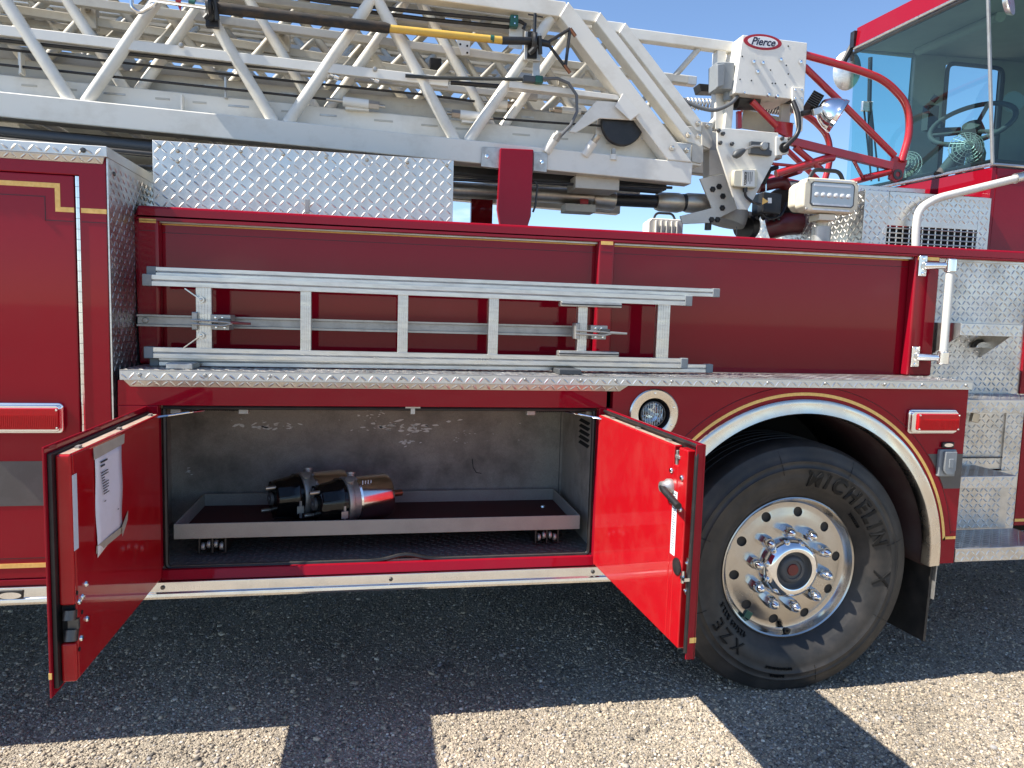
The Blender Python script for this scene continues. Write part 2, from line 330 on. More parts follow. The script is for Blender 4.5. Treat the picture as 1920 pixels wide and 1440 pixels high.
# ------------------------------------------------------------------ ground
def ground_material():
    m = bpy.data.materials.new('gravel_ground'); m.use_nodes = True; t = m.node_tree; b = t.nodes['Principled BSDF']; b.inputs['Roughness'].default_value = .9
    g = t.nodes.new('ShaderNodeNewGeometry')
    def vor(s, feat='F1'):
        v = t.nodes.new('ShaderNodeTexVoronoi'); v.inputs['Scale'].default_value = s; v.feature = feat; v.inputs['Randomness'].default_value = 1; t.links.new(g.outputs['Position'], v.inputs['Vector']); return v
    v1 = vor(95); v2 = vor(210)
    r = t.nodes.new('ShaderNodeValToRGB'); e = r.color_ramp.elements
    e[0].position = 0; e[0].color = (.19, .165, .13, 1); e[1].position = 1; e[1].color = (.66, .57, .44, 1)
    x = e.new(.35); x.color = (.36, .305, .235, 1); x = e.new(.7); x.color = (.48, .405, .31, 1)
    sp = t.nodes.new('ShaderNodeSeparateColor'); t.links.new(v1.outputs['Color'], sp.inputs['Color']); t.links.new(sp.outputs['Red'], r.inputs['Fac'])
    r2 = t.nodes.new('ShaderNodeValToRGB'); e = r2.color_ramp.elements; e[0].color = (.22, .19, .15, 1); e[1].color = (.58, .49, .375, 1)
    sp2 = t.nodes.new('ShaderNodeSeparateColor'); t.links.new(v2.outputs['Color'], sp2.inputs['Color']); t.links.new(sp2.outputs['Green'], r2.inputs['Fac'])
    mx = t.nodes.new('ShaderNodeMixRGB'); mx.inputs['Fac'].default_value = .5; t.links.new(r.outputs['Color'], mx.inputs['Color1']); t.links.new(r2.outputs['Color'], mx.inputs['Color2'])
    n = t.nodes.new('ShaderNodeTexNoise'); n.inputs['Scale'].default_value = 1.1; n.inputs['Detail'].default_value = 8; t.links.new(g.outputs['Position'], n.inputs['Vector'])
    mr = t.nodes.new('ShaderNodeMapRange'); mr.inputs['From Min'].default_value = .3; mr.inputs['From Max'].default_value = .7; mr.inputs['To Min'].default_value = .72; mr.inputs['To Max'].default_value = 1.15; t.links.new(n.outputs['Fac'], mr.inputs['Value'])
    ml = t.nodes.new('ShaderNodeMixRGB'); ml.blend_type = 'MULTIPLY'; ml.inputs['Fac'].default_value = 1; t.links.new(mx.outputs['Color'], ml.inputs['Color1']); t.links.new(mr.outputs['Result'], ml.inputs['Color2'])
    t.links.new(ml.outputs['Color'], b.inputs['Base Color'])
    ad = t.nodes.new('ShaderNodeMath'); ad.operation = 'ADD'; t.links.new(v1.outputs['Distance'], ad.inputs[0]); t.links.new(v2.outputs['Distance'], ad.inputs[1])
    k = t.nodes.new('ShaderNodeBump'); k.invert = True; k.inputs['Strength'].default_value = .9; k.inputs['Distance'].default_value = .006
    t.links.new(ad.outputs['Value'], k.inputs['Height']); t.links.new(k.outputs['Normal'], b.inputs['Normal'])
    MAT['ground'] = m
    m = bpy.data.materials.new('gravel_stone'); m.use_nodes = True; t = m.node_tree; b = t.nodes['Principled BSDF']; b.inputs['Roughness'].default_value = .8
    at_ = t.nodes.new('ShaderNodeAttribute'); at_.attribute_name = 'tone'; r = t.nodes.new('ShaderNodeValToRGB'); r.color_ramp.interpolation = 'LINEAR'; e = r.color_ramp.elements
    e[0].position = 0; e[0].color = (.075, .068, .06, 1); e[1].position = 1; e[1].color = (.72, .655, .54, 1)
    for q, c in ((.2, (.19, .16, .125)), (.45, (.35, .285, .205)), (.65, (.46, .38, .28)), (.8, (.27, .26, .255)), (.92, (.56, .44, .30))):
        x = e.new(q); x.color = (*c, 1)
    t.links.new(at_.outputs['Fac'], r.inputs['Fac'])
    g = t.nodes.new('ShaderNodeNewGeometry'); n = t.nodes.new('ShaderNodeTexNoise'); n.inputs['Scale'].default_value = 1.1; n.inputs['Detail'].default_value = 8; t.links.new(g.outputs['Position'], n.inputs['Vector'])
    mr = t.nodes.new('ShaderNodeMapRange'); mr.inputs['From Min'].default_value = .3; mr.inputs['From Max'].default_value = .7; mr.inputs['To Min'].default_value = .85; mr.inputs['To Max'].default_value = 1.3; t.links.new(n.outputs['Fac'], mr.inputs['Value'])
    ml = t.nodes.new('ShaderNodeMixRGB'); ml.blend_type = 'MULTIPLY'; ml.inputs['Fac'].default_value = 1; t.links.new(r.outputs['Color'], ml.inputs['Color1']); t.links.new(mr.outputs['Result'], ml.inputs['Color2']); t.links.new(ml.outputs['Color'], b.inputs['Base Color']); MAT['stone'] = m
ground_material()
g = MB(); GZ = -.022
g.add([(-900, -900, GZ), (900, -900, GZ), (900, 900, GZ), (-900, 900, GZ)], [(0, 1, 2, 3)])
go = g.build('ground', 'ground', None, smooth=False); go['kind'] = 'structure'; go['label'] = 'pale compacted gravel yard under and around the truck'
def gravel():
    rng = np.random.default_rng(3)
    t = (1+5**.5)/2
    ico = np.array([(-1,t,0),(1,t,0),(-1,-t,0),(1,-t,0),(0,-1,t),(0,1,t),(0,-1,-t),(0,1,-t),(t,0,-1),(t,0,1),(-t,0,-1),(-t,0,1)], float); ico /= np.linalg.norm(ico[0])
    tri = np.array([(0,11,5),(0,5,1),(0,1,7),(0,7,10),(0,10,11),(1,5,9),(5,11,4),(11,10,2),(10,7,6),(7,1,8),(3,9,4),(3,4,2),(3,2,6),(3,6,8),(3,8,9),(4,9,5),(2,4,11),(6,2,10),(8,6,7),(9,8,1)])
    N = 92000
    # spread over the ground the lens can see, denser towards the front
    x = rng.uniform(-2.3, 4.6, N*2); y = -0.75+2.9*rng.random(N*2)**1.5
    lo = -1.55+(y+.75)*-.25; hi = 2.3+(y+.75)*1.0
    k = (x > lo) & (x < hi); x, y = x[k][:N], y[k][:N]; n = len(x)
    s = .0032+.0032*rng.random(n)**1.6; big = rng.random(n) < .035; s[big] *= rng.uniform(1.4, 2.1, big.sum())
    vs = ico[None]*(1+rng.uniform(-.28, .28, (n, 12, 1)))
    sc = np.stack([s*rng.uniform(.8, 1.5, n), s*rng.uniform(.8, 1.4, n), s*rng.uniform(.55, .95, n)], 1)
    vs = vs*sc[:, None, :]
    a = rng.uniform(0, 6.28, n); c, q = np.cos(a)[:, None], np.sin(a)[:, None]
    X = vs[..., 0]*c-vs[..., 1]*q+x[:, None]; Y = vs[..., 0]*q+vs[..., 1]*c+y[:, None]; Z = vs[..., 2]+(sc[:, 2]*rng.uniform(-.2, .6, n))[:, None]+GZ
    co = np.stack([X, Y, Z], -1).reshape(-1, 3).astype(np.float32); fi = (tri[None]+12*np.arange(n)[:, None, None]).reshape(-1).astype(np.int32)
    me = bpy.data.meshes.new('gravel'); me.vertices.add(len(co)); me.vertices.foreach_set('co', co.ravel()); nf = len(fi)//3
    me.loops.add(len(fi)); me.loops.foreach_set('vertex_index', fi); me.polygons.add(nf)
    me.polygons.foreach_set('loop_start', np.arange(0, len(fi), 3, dtype=np.int32)); me.polygons.foreach_set('loop_total', np.full(nf, 3, np.int32))
    me.update(); me.validate()
    tone = np.repeat(rng.random(n).astype(np.float32), 12); A = me.attributes.new('tone', 'FLOAT', 'POINT'); A.data.foreach_set('value', tone)
    me.materials.append(MAT['stone']); o = bpy.data.objects.new('gravel', me); COL.objects.link(o); o['kind'] = 'stuff'; o['label'] = 'loose tan and grey gravel stones strewn over the yard'; o['category'] = 'gravel'
gravel()

# ------------------------------------------------------------------ the fire truck
m2_ = MAT['pane'].copy(); m2_.name = 'pane_clear'; m2_.node_tree.nodes['Transparent BSDF'].inputs['Color'].default_value = (.86, .92, .94, 1); MAT['pane_clear'] = m2_
T = thing('fire_truck', 'red ladder fire truck with open side compartment and white aerial ladder', 'fire truck', (0, 0, 0))
XL, XR = -4.2, 4.8
Nf = V(0, -1, 0)
# --- hull behind the panels
m = MB(); m.box(XL, -.93, .05, 2.4, .62, 2.04); m.build('cabinet_hull', 'red', T)
m = MB(); m.box(-.93, 2.52, .66, 2.4, .60, 1.88); m.box(2.52, XR, .42, 2.4, .60, 1.88); m.box(-.93, .88, .62, .66, .60, 1.88); m.build('body_hull', 'red', T)
m = MB(); m.box(XL, 1.02, .10, 2.4, .53, .60); m.box(XL, XR, .75, .95, .42, .60); m.box(XL, XR, 1.6, 1.8, .42, .60); m.build('chassis', 'black_matte', T)
# --- left cabinet: frame, door, stripes, hinge
hx = at(149, 560, 0).x
cab = part('side_cabinet', T)
m = MB(); m.box(hx+.012, -.926, 0, .06, .575, 2.06); m.box(XL, hx+.012, 0, .06, 1.995, 2.06); m.box(XL, hx+.012, .0, .06, .575, .60); m.build('cabinet_frame', 'red', cab, bevel=.004)
m = MB(); m.box(XL, hx-.008, 0, .06, .602, 1.9935); m.build('cabinet_door', 'red', cab, bevel=.005)
m = MB()
z = .62
while z < 1.97:
    m.tube([(hx+.002, .004, z), (hx+.002, .004, z+.034)], .0075, 10); z += .0352
m.build('hinge_knuckle', 'polished', cab)
def stripe(name, a, b, w, Y, matn, parent, t=.0012):
    m = MB(); a = Vector(a); b = Vector(b)
    m.beam((a.x, Y-t/2, a.z), (b.x, Y-t/2, b.z), t, w, up=(0,0,1) if abs(a.x-b.x) > abs(a.z-b.z) else (1,0,0)); return m.build(name, matn, parent, smooth=False)
m = MB(); gx = -1.078
for (x0, x1, z0, z1) in ((XL, gx+.008, 1.949, 1.965), (gx-.008, gx+.008, 1.887, 1.949), (gx-.008, hx-.009, 1.871, 1.887), (hx+.013, -.927, 1.871, 1.887)): m.box(x0, x1, -.0015, 0, z0, z1)
m.build('gold_stripe', 'gold', cab, smooth=False)
m = MB(); m.box(XL, hx-.009, -.0015, 0, .641, .657); m.build('gold_stripe', 'gold', cab, smooth=False)
m = MB()
for (x0, x1, z0, z1) in ((XL, gx-.038, 1.918, 1.9205), (gx-.0405, gx-.038, 1.84, 1.918), (gx-.0405, hx-.009, 1.84, 1.8425), (hx+.013, -.927, 1.84, 1.8425), (XL, hx-.009, .674, .6765)): m.box(x0, x1, -.001, 0, z0, z1)
m.build('pin_line', 'pin', cab, smooth=False)
m = MB(); m.box(XL, hx-.009, -.0012, 0, .862, 1.019); m.box(hx+.013, -.927, -.0012, 0, .862, 1.019); m.build('grey_band', 'grey_band', cab, smooth=False)
# tread cap and tread side of the cabinet
m = MB(); m.box(XL, -.917, -.016, 2.4, 2.058, 2.094); m.slab([(XL, -.016, 2.058), (-.925, -.016, 2.058), (-.935, -.003, 2.036), (XL, -.003, 2.036)], (0, .006, .0)); capo = m.build('tread_cap', 'tread', cab, bevel=.003)
lugs('tread_lugs', (XL+2.4, -.016, 2.060), (1, 0, 0), (0, 0, 1), Nf, 4.2-2.4-.917, .033, cab)
lugs('tread_lugs', (XL+2.4, -.0155, 2.0578), (1, 0, 0), (0, .5, -.87), (0, -.87, -.5), 4.2-2.4-.925, .025, cab)
m = MB(); m.box(-.922, -.919, .002, .95, 1.10, 2.058); m.build('tread_side', 'tread_dull', cab)
lugs('tread_lugs', (-.919, .004, 1.10), (0, 1, 0), (0, 0, 1), (1, 0, 0), .9, .955, cab, 'tread_dull')
m = MB(); m.box(-.9235, -.9185, -.004, .006, 1.10, 2.056); m.build('edge_trim', 'alu', cab)
m = MB()
for q in ((-.99, 2.076),): bolt(m, (q[0], -.017, q[1]), Nf, .009)
for x in (-1.3, -1.6): bolt(m, (x, -.017, 2.076), Nf, .009)
for y in (.05, .28): bolt(m, (-.919, y, 2.03-.3*y), (1, 0, 0), .008)
m.build('screw', 'steel_dark', cab)
# red marker light on the cabinet
def marker_light(c, w, h, parent, name='marker_light'):
    x, z = c; r = part(name, parent)
    def rr(a, b, k):  # rounded rectangle
        o = []
        for cx, cz, s in ((a-k, b-k, 0), (-a+k, b-k, 90), (-a+k, -b+k, 180), (a-k, -b+k, 270)):
            o += [(cx+k*math.cos(R_(s+i*18)), cz+k*math.sin(R_(s+i*18))) for i in range(6)]
        return o
    m = MB(); m.prism(rr(w/2, h/2, .016), (x, -.001, z), (1,0,0), (0,0,1), Nf, .014); m.prism(rr(w/2-.006, h/2-.006, .014), (x, -.014, z), (1,0,0), (0,0,1), Nf, .014); m.build('bezel', 'chrome', r, bevel=.004, seg=3)
    m = MB(); lw, lh = w/2-.018, h/2-.016
    m.prism(rr(lw, lh, .008), (x+.012, -.027, z), (1,0,0), (0,0,1), Nf, .010); m.build('lens', 'lens_red', r, bevel=.003)
    m = MB(); m.box(x+.012-lw+.004, x+.012+lw-.004, -.0305, -.028, z-lh+.004, z+lh-.004); m.build('reflector', 'lens_back', r)
    m = MB(); n = int(lw*2/.006)
    for i in range(n):
        xx = x+.012-lw+.006+i*(2*lw-.012)/(n-1); m.box(xx-.0012, xx+.0012, -.0385, -.0365, z-lh+.006, z+lh*.35)
    m.build('lens_ribs', 'lens_red', r, kind='stuff')
    m = MB()
    for i in (-1, 1):
        for j in (-1, 1): bolt(m, (x+.012+i*(lw-.006), -.0372, z+j*(lh-.006)), Nf, .0045, .003)
    m.build('screw', 'chrome', r)
mat('lens_back', (.38, .01, .015), .4, metal=.3)
marker_light((-1.225, 1.171), .30, .105, T)
marker_light(((2.215+2.452)/2, 1.166), .237, .104, T)
# sill rail
rail = part('sill_rail', T)
m = MB(); prof = [(-.012, .575), (-.016, .545), (-.016, .540), (-.022, .536), (-.024, .524), (-.018, .514), (.02, .512), (.02, .575)]
m.prism(prof, (XL, 0, 0), (0,1,0), (0,0,1), (1,0,0), 1.02-XL); m.build('rail_extrusion', 'polished', rail, bevel=.0015)
m = MB()
for px in (305, 733, 1112): c = at(px, 1100-(px-305)*.038, -.016); bolt(m, (c.x, -.0155, .557), Nf, .008, .005)
m.build('screw', 'steel_dark', rail)
m = MB(); m.box(-1.30, -1.218, -.020, -.014, .533, .567); m.build('marker_plate', 'black', rail, bevel=.002)
m = MB(); m.prism([(.036*math.cos(a*.2618), .012*math.sin(a*.2618)) for a in range(24)], (-1.258, -.020, .55), (1,0,0), (0,0,1), Nf, .002); m.build('marker_badge', 'chrome', rail)
# --- compartment surround
OX0, OX1, OZ0, OZ1 = -.775, .845, .615, 1.215
sur = part('compartment_surround', T)
m = MB(); m.box(-.905, OX1+.03, 0, .04, OZ1, 1.305); m.box(-.905, OX0, 0, .04, .575, OZ1); m.box(OX1, .90, 0, .04, .575, OZ1); m.build('face_frame', 'red', sur, bevel=.003)
m = MB(); m.slab([(OX0, .0, .576), (OX1, .0, .576), (OX1, .012, .612), (OX0, .012, .612)], (0, .05, 0)); m.build('sill_step', 'red', sur, bevel=.003)
m = MB(); zz = .612
pts = [V(OX0+.01, .035, 1.2), V(OX0+.01, .035, zz)]+[V(x, .035, zz+.022*math.exp(-((x-.10)/.07)**2)) for x in np.linspace(OX0+.06, OX1-.06, 60)]+[V(OX1-.01, .035, zz), V(OX1-.01, .035, 1.2)]
m.tube(bend([pts[0], pts[1], pts[2]], .03)+pts[3:-2]+bend([pts[-3], pts[-2], pts[-1]], .03)[1:], .009, 8)
m.tube([(OX0+.01, .03, 1.205), (OX1-.01, .03, 1.205)], .008, 8); m.build('door_seal', 'black', sur)
comp = part('compartment', T)
CX0, CX1, CY, CZ0, CZ1 = -.90, .86, .61, .62, 1.255
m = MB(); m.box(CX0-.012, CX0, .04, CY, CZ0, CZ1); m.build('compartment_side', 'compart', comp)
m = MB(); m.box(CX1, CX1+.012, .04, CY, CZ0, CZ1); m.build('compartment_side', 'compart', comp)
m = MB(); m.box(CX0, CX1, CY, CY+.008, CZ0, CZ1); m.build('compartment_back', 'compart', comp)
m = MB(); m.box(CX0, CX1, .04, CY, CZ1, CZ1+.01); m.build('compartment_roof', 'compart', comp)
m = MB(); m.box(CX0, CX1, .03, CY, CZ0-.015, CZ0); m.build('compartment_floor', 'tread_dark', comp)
lugs('tread_lugs', (CX0+.01, .05, CZ0), (1,0,0), (0,1,0), (0,0,1), CX1-CX0-.02, .5, comp, 'tread_dark')
m = MB(); cx = at(1052, 775, CY).x; m.box(cx-.001, cx+.001, CY-.002, CY, CZ0, CZ1); m.build('panel_seam', 'ink', comp)
# louvres in the right side wall
for i in range(5):
    m = MB(); z = 1.13-i*.024; m.slab([(CX1-.001, .16, z), (CX1-.001, .30, z+.0), (CX1-.010, .30, z-.010), (CX1-.010, .16, z-.010)], (0, 0, .002)); m.build('louvre', 'black_matte', comp)
# chipped paint flecks on the back wall (bare primer showing)
rng = random.Random(5); m = MB()
def fleck(px, py, s):
    c = at(px, py, CY-.0006); n = rng.randint(5, 8); a0 = rng.random()*6
    poly = [(math.cos(a0+k*6.283/n)*s*rng.uniform(.5, 1.5)*1.9, math.sin(a0+k*6.283/n)*s*rng.uniform(.4, 1.0)*.8) for k in range(n)]
    th = rng.uniform(-.5, .5); m.add([(c.x+a*math.cos(th)-b*math.sin(th), c.y, c.z+a*math.sin(th)+b*math.cos(th)) for a, b in poly], [tuple(range(n))])
for _ in range(46): fleck(rng.gauss(745, 38), rng.gauss(800, 5), rng.uniform(.003, .010))
for _ in range(26): fleck(rng.gauss(510, 45), rng.gauss(799, 3.5), rng.uniform(.003, .008))
for _ in range(12): fleck(rng.gauss(700, 20), rng.gauss(777, 6), rng.uniform(.002, .005))
for _ in range(12): fleck(rng.gauss(765, 8), rng.gauss(829, 5), rng.uniform(.003, .008))
for _ in range(12): fleck(rng.gauss(860, 12), rng.gauss(820, 6), rng.uniform(.001, .003))
for _ in range(7): fleck(rng.gauss(350, 5), rng.gauss(882, 4), rng.uniform(.002, .004))
for _ in range(18): fleck(rng.uniform(420, 1000), rng.gauss(800, 12), rng.uniform(.001, .003))
m.build('paint_chips', 'chip', comp, smooth=False, kind='stuff', fix=False)
m = MB(); c = at(885, 880, CY-.001); m.tube([c+V(0,0,.05), c+V(.005,0,.01), c+V(.02,0,-.015), c+V(.045,0,-.02)], .0018, 6); m.build('scuff_mark', 'ink', comp)
m = MB(); a = at(774, 768, .03); m.box(a.x-.028, a.x+.028, .022, .034, 1.207, 1.213); m.box(a.x-.008, a.x+.008, .022, .030, 1.185, 1.208); m.build('latch_striker', 'alu_dull', comp)
# spring door checks
for sgn, x0, x1, hxx in ((1, -.735, -.50, OX0), (-1, .83, .585, OX1)):
    ck = part('door_check', T); y = .075; z = 1.196
    m = MB(); m.box(min(x0, x1)-.018, min(x0, x1)+.018, y-.012, y+.012, z-.02, z+.012); m.box(max(x0, x1)-.018, max(x0, x1)+.018, y-.012, y+.012, z-.02, z+.012); m.build('check_block', 'galv', ck, bevel=.003)
    m = MB(); n = 200; m.tube([V(x0+(x1-x0)*i/n, y+.008*math.cos(i*.95), z+.008*math.sin(i*.95)) for i in range(n+1)], .0022, 5); m.build('spring', 'black', ck)
    m = MB(); m.tube([(x0, y, z), (x1, y, z)], .004, 8); m.build('rod', 'steel_dark', ck)
    a = V(x0+(x1-x0)*.42, y-.02, z-.004); b = V(hxx-sgn*.005, -.05, 1.178)
    m = MB(); d = (b-a)
    for f0, f1 in ((0, .22), (.72, .95)):
        p0 = a+d*f0; p1 = a+d*f1; s_ = d.normalized().cross(V(0,0,1)).normalized()*.006; m.tube([p0+s_, p1+s_, p1-s_, p0-s_], .0028, 6, closed=True)
    m.tube([a+d*.22, a+d*.72], .004, 8); m.tube([a+d*.95, b], .003, 6); m.build('turnbuckle', 'chrome', ck)
# --- slide-out tray
tray = part('slide_tray', T)
tx0, tx1, ty0, ty1, tz0, tz1 = -.757, .813, .10, .56, .698, .756
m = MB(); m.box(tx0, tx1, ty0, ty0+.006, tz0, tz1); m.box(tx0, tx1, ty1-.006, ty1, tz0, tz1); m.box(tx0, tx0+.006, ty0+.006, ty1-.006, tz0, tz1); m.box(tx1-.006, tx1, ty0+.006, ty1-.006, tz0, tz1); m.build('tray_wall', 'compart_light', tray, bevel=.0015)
m = MB(); m.box(tx0+.006, tx1-.006, ty0+.006, ty1-.006, tz0, tz0+.006); m.build('tray_floor', 'maroon_mat', tray)
for px in (401, 1023):
    c = at(px, 1005 if px > 900 else 1023, .14); r = part('tray_roller', T)
    m = MB(); m.box(c.x-.05, c.x+.05, .115, .42, tz0-.006, tz0-.001); m.box(c.x-.05, c.x-.044, .118, .42, tz0-.062, tz0-.005); m.box(c.x+.044, c.x+.05, .118, .42, tz0-.062, tz0-.005); m.box(c.x-.003, c.x+.003, .118, .42, tz0-.062, tz0-.005); m.build('bracket', 'black', r)
    m = MB()
    for dx in (-.033, -.013, .013, .033): m.lathe([(.0001, -.006), (.014, -.006), (.016, 0), (.014, .006), (.0001, .006)], (c.x+dx, .122, tz0-.036+.008*(abs(dx) < .02)), (1,0,0), 14)
    m.build('roller', 'galv', r)
m = MB(); c = at(1020, 939, .40); bolt(m, (c.x, .42, tz0+.006), (0,0,1), .012, .01); m.build('tray_bolt', 'chrome', tray)
# ------------------------------------------------------------------ fender, arch, wheel
AC, AR = V(1.735, 0, .56), .685
fen = part('rear_fender', T)
poly = [(.90, .575), (.90, 1.305), (2.509, 1.305), (2.509, .530), (AC.x+AR, .530), (AC.x+AR, .56)]+[(AC.x+AR*math.cos(R_(a)), AC.z+AR*math.sin(R_(a))) for a in range(3, 178, 3)]+[(AC.x-AR, .575)]
m = MB(); m.prism(poly, (0, 0, 0), (1,0,0), (0,0,1), (0,1,0), .04); fp = m.build('fender_panel', 'red', fen); cm = MB(); cm.lathe([(.068, -.02), (.068, .06)], (1.072, 0, 1.190), (0,1,0), 40); cut_away(fp, cm)
# flat stainless arch trim with a rolled inner lip
m = MB(); n = 60; vs = []; prof = [(AR+.014, -.002), (AR+.012, -.008), (AR+.003, -.013), (AR-.006, -.012), (AR-.045, -.020), (AR-.050, -.012), (AR-.050, .03), (AR+.0, .03)]
path = [(AC.x+0, AC.z, a) for a in np.linspace(0, 180, n)]
ang = list(np.linspace(-2, 182, n))
for a in ang:
    ca, sa = math.cos(R_(a)), math.sin(R_(a))
    for r, y in prof:
        vs.append((AC.x+r*ca, y, AC.z+r*sa))
k = len(prof)
vs = [(AC.x+r, y, .525) for r, y in prof]+vs+[(AC.x-r, y, .525) for r, y in prof]; n += 2
fs = [(i*k+j, i*k+(j+1) % k, (i+1)*k+(j+1) % k, (i+1)*k+j) for i in range(n-1) for j in range(k)]+[tuple(range(k)), tuple(range((n-1)*k, n*k))]
m.add(vs, fs); m.build('arch_trim', 'stainless', fen)
# wheel well liner
m = MB(); vs = []; n = 40
for a in np.linspace(-4, 184, n):
    for y in (.03, .66): vs.append((AC.x+(AR-.03)*math.cos(R_(a)), y, AC.z+(AR-.03)*math.sin(R_(a))))
m.add(vs, [(2*i, 2*i+1, 2*i+3, 2*i+2) for i in range(n-1)]); o = m.build('wheel_well', 'well', fen)
s_ = o.modifiers.new('s', 'SOLIDIFY'); s_.thickness = .01
m = MB(); m.box(AC.x-.7, AC.x+.7, .64, .66, .3, 1.25); m.build('well_back', 'black_matte', fen)
m = MB(); c0 = AR+.040
gp = [(AC.x+c0*math.cos(R_(a)), AC.z+c0*math.sin(R_(a))) for a in np.linspace(6, 150, 70)]; gp = [(AC.x+c0*math.cos(R_(6)), .652)]+gp
gi = [(AC.x+(c0-.013)*math.cos(R_(a)), AC.z+(c0-.013)*math.sin(R_(a))) for a in np.linspace(6, 150, 70)]; gi = [(AC.x+(c0-.013)*math.cos(R_(6)), .640)]+gi
k = len(gp); m.add([(x, -.0015, z) for x, z in gp]+[(x, -.0015, z) for x, z in gi], [(i, i+1, k+i+1, k+i) for i in range(k-1)])
m.box(gp[0][0]-.005, 2.508, -.0015, 0, .640, .652); m.build('gold_stripe', 'gold', fen, smooth=False)
m = MB(); c1 = c0+.028; pp = [V(AC.x+c1*math.cos(R_(a)), -.0006, AC.z+c1*math.sin(R_(a))) for a in np.linspace(8, 150, 70)]; m.tube(pp, .0013, 4); m.tube([pp[0], V(pp[0].x, -.0006, .672), V(2.508, -.0006, .672)], .0013, 4); m.build('pin_line', 'pin', fen)
a0 = math.degrees(math.asin((1.022-AC.z)/(c1+.004))); a1 = math.degrees(math.asin((.868-AC.z)/(c1+.004)))
m = MB(); gb = [(AC.x+(c1+.004)*math.cos(R_(a)), AC.z+(c1+.004)*math.sin(R_(a))) for a in np.linspace(a0, a1, 12)]; m.prism(gb+[(2.5085, .868), (2.5085, 1.022)], (0, -.0012, 0), (1,0,0), (0,0,1), (0,1,0), .0012); m.build('grey_band', 'grey_band', fen, smooth=False)
# round scene light in the fender
c = V(1.072, 0, 1.190); fl = part('round_light', T)
m = MB(); m.lathe([(.066, .0), (.067, -.006), (.075, -.009), (.098, -.009), (.103, -.005), (.104, 0), (.104, .004), (.066, .004)], c, (0,1,0), 48, closed=True); m.build('flange', 'stainless', fl)
m = MB(); m.lathe([(.067, -.004), (.058, .02), (.052, .03)], c, (0,1,0), 40, caps=False); m.build('cup', 'black', fl)
m = MB(); m.lathe([(.055, .012), (.052, .005), (.048, .004), (.046, .012), (.05, .03)], c, (0,1,0), 40, caps=False); m.build('inner_ring', 'steel_dark', fl)
m = MB(); m.lathe([(.048, .010), (.035, .006), (.018, .004), (.0001, .003)], c, (0,1,0), 32, caps=False); m.build('lens', 'pane_clear', fl)
m = MB(); m.lathe([(.050, .010), (.046, .024), (.036, .034), (.02, .042), (.0001, .044)], c, (0,1,0), 14, caps=False); o = m.build('reflector', 'chrome', fl, smooth=False)
m = MB(); m.lathe([(.0001, -.004), (.008, 0), (.010, .012), (.007, .03)], c+V(0, .012, 0), (0,1,0), 12); m.build('bulb', 'led_lens', fl)
m = MB()
for i in range(-4, 5): m.box(c.x+i*.010-.0012, c.x+i*.010+.0012, .0085, .0100, c.z-math.sqrt(.0022-(i*.010)**2), c.z+math.sqrt(.0022-(i*.010)**2))
m.build('lens_rib', 'led_lens', fl, kind='stuff')
m = MB()
for a in (90, 210, 330, 20): bolt(m, c+V(.086*math.cos(R_(a)), -.009, .086*math.sin(R_(a))), Nf, .005, .003)
m.build('screw', 'chrome', fl)
# weatherproof outlet by the tail light
c = at(1771, 866, 0); wo = part('power_outlet', T)
m = MB(); m.box(c.x-.042, c.x+.042, -.018, 0, c.z-.062, c.z+.058); m.build('box', 'grey_plastic', wo, bevel=.006)
m = MB(); pl = [(-.026, .05), (.030, .05), (.030, -.03), (.018, -.05), (-.012, -.05), (-.026, -.03)]; m.prism(pl, (c.x, -.018, c.z), (1,0,0), (0,0,1), Nf, .016); m.box(c.x-.008, c.x+.014, -.037, -.032, c.z-.02, c.z+.02); m.build('cover', 'grey_plastic', wo, bevel=.005)
m = MB(); m.box(c.x-.026, c.x+.032, -.012, 0, c.z+.064, c.z+.088); m.build('plate', 'black', wo, bevel=.003)
m = MB(); m.prism([(.022*math.cos(a*.2618), .008*math.sin(a*.2618)) for a in range(24)], (c.x+.003, -.012, c.z+.076), (1,0,0), (0,0,1), Nf, .001); m.build('badge', 'chrome', wo)
# mud flap behind the wheel
m = MB(); m.slab([(2.425, .03, .53), (2.425, .60, .56), (2.395, .60, .14), (2.415, .03, .16)], (.012, 0, 0)); m.build('mud_flap', 'rubber', T)
m = MB(); m.slab([(2.44, .015, .53), (2.44, .03, .53), (2.432, .03, .36), (2.436, .015, .36)], (.004, 0, 0)); m.build('flap_bracket', 'alu_dull', T)

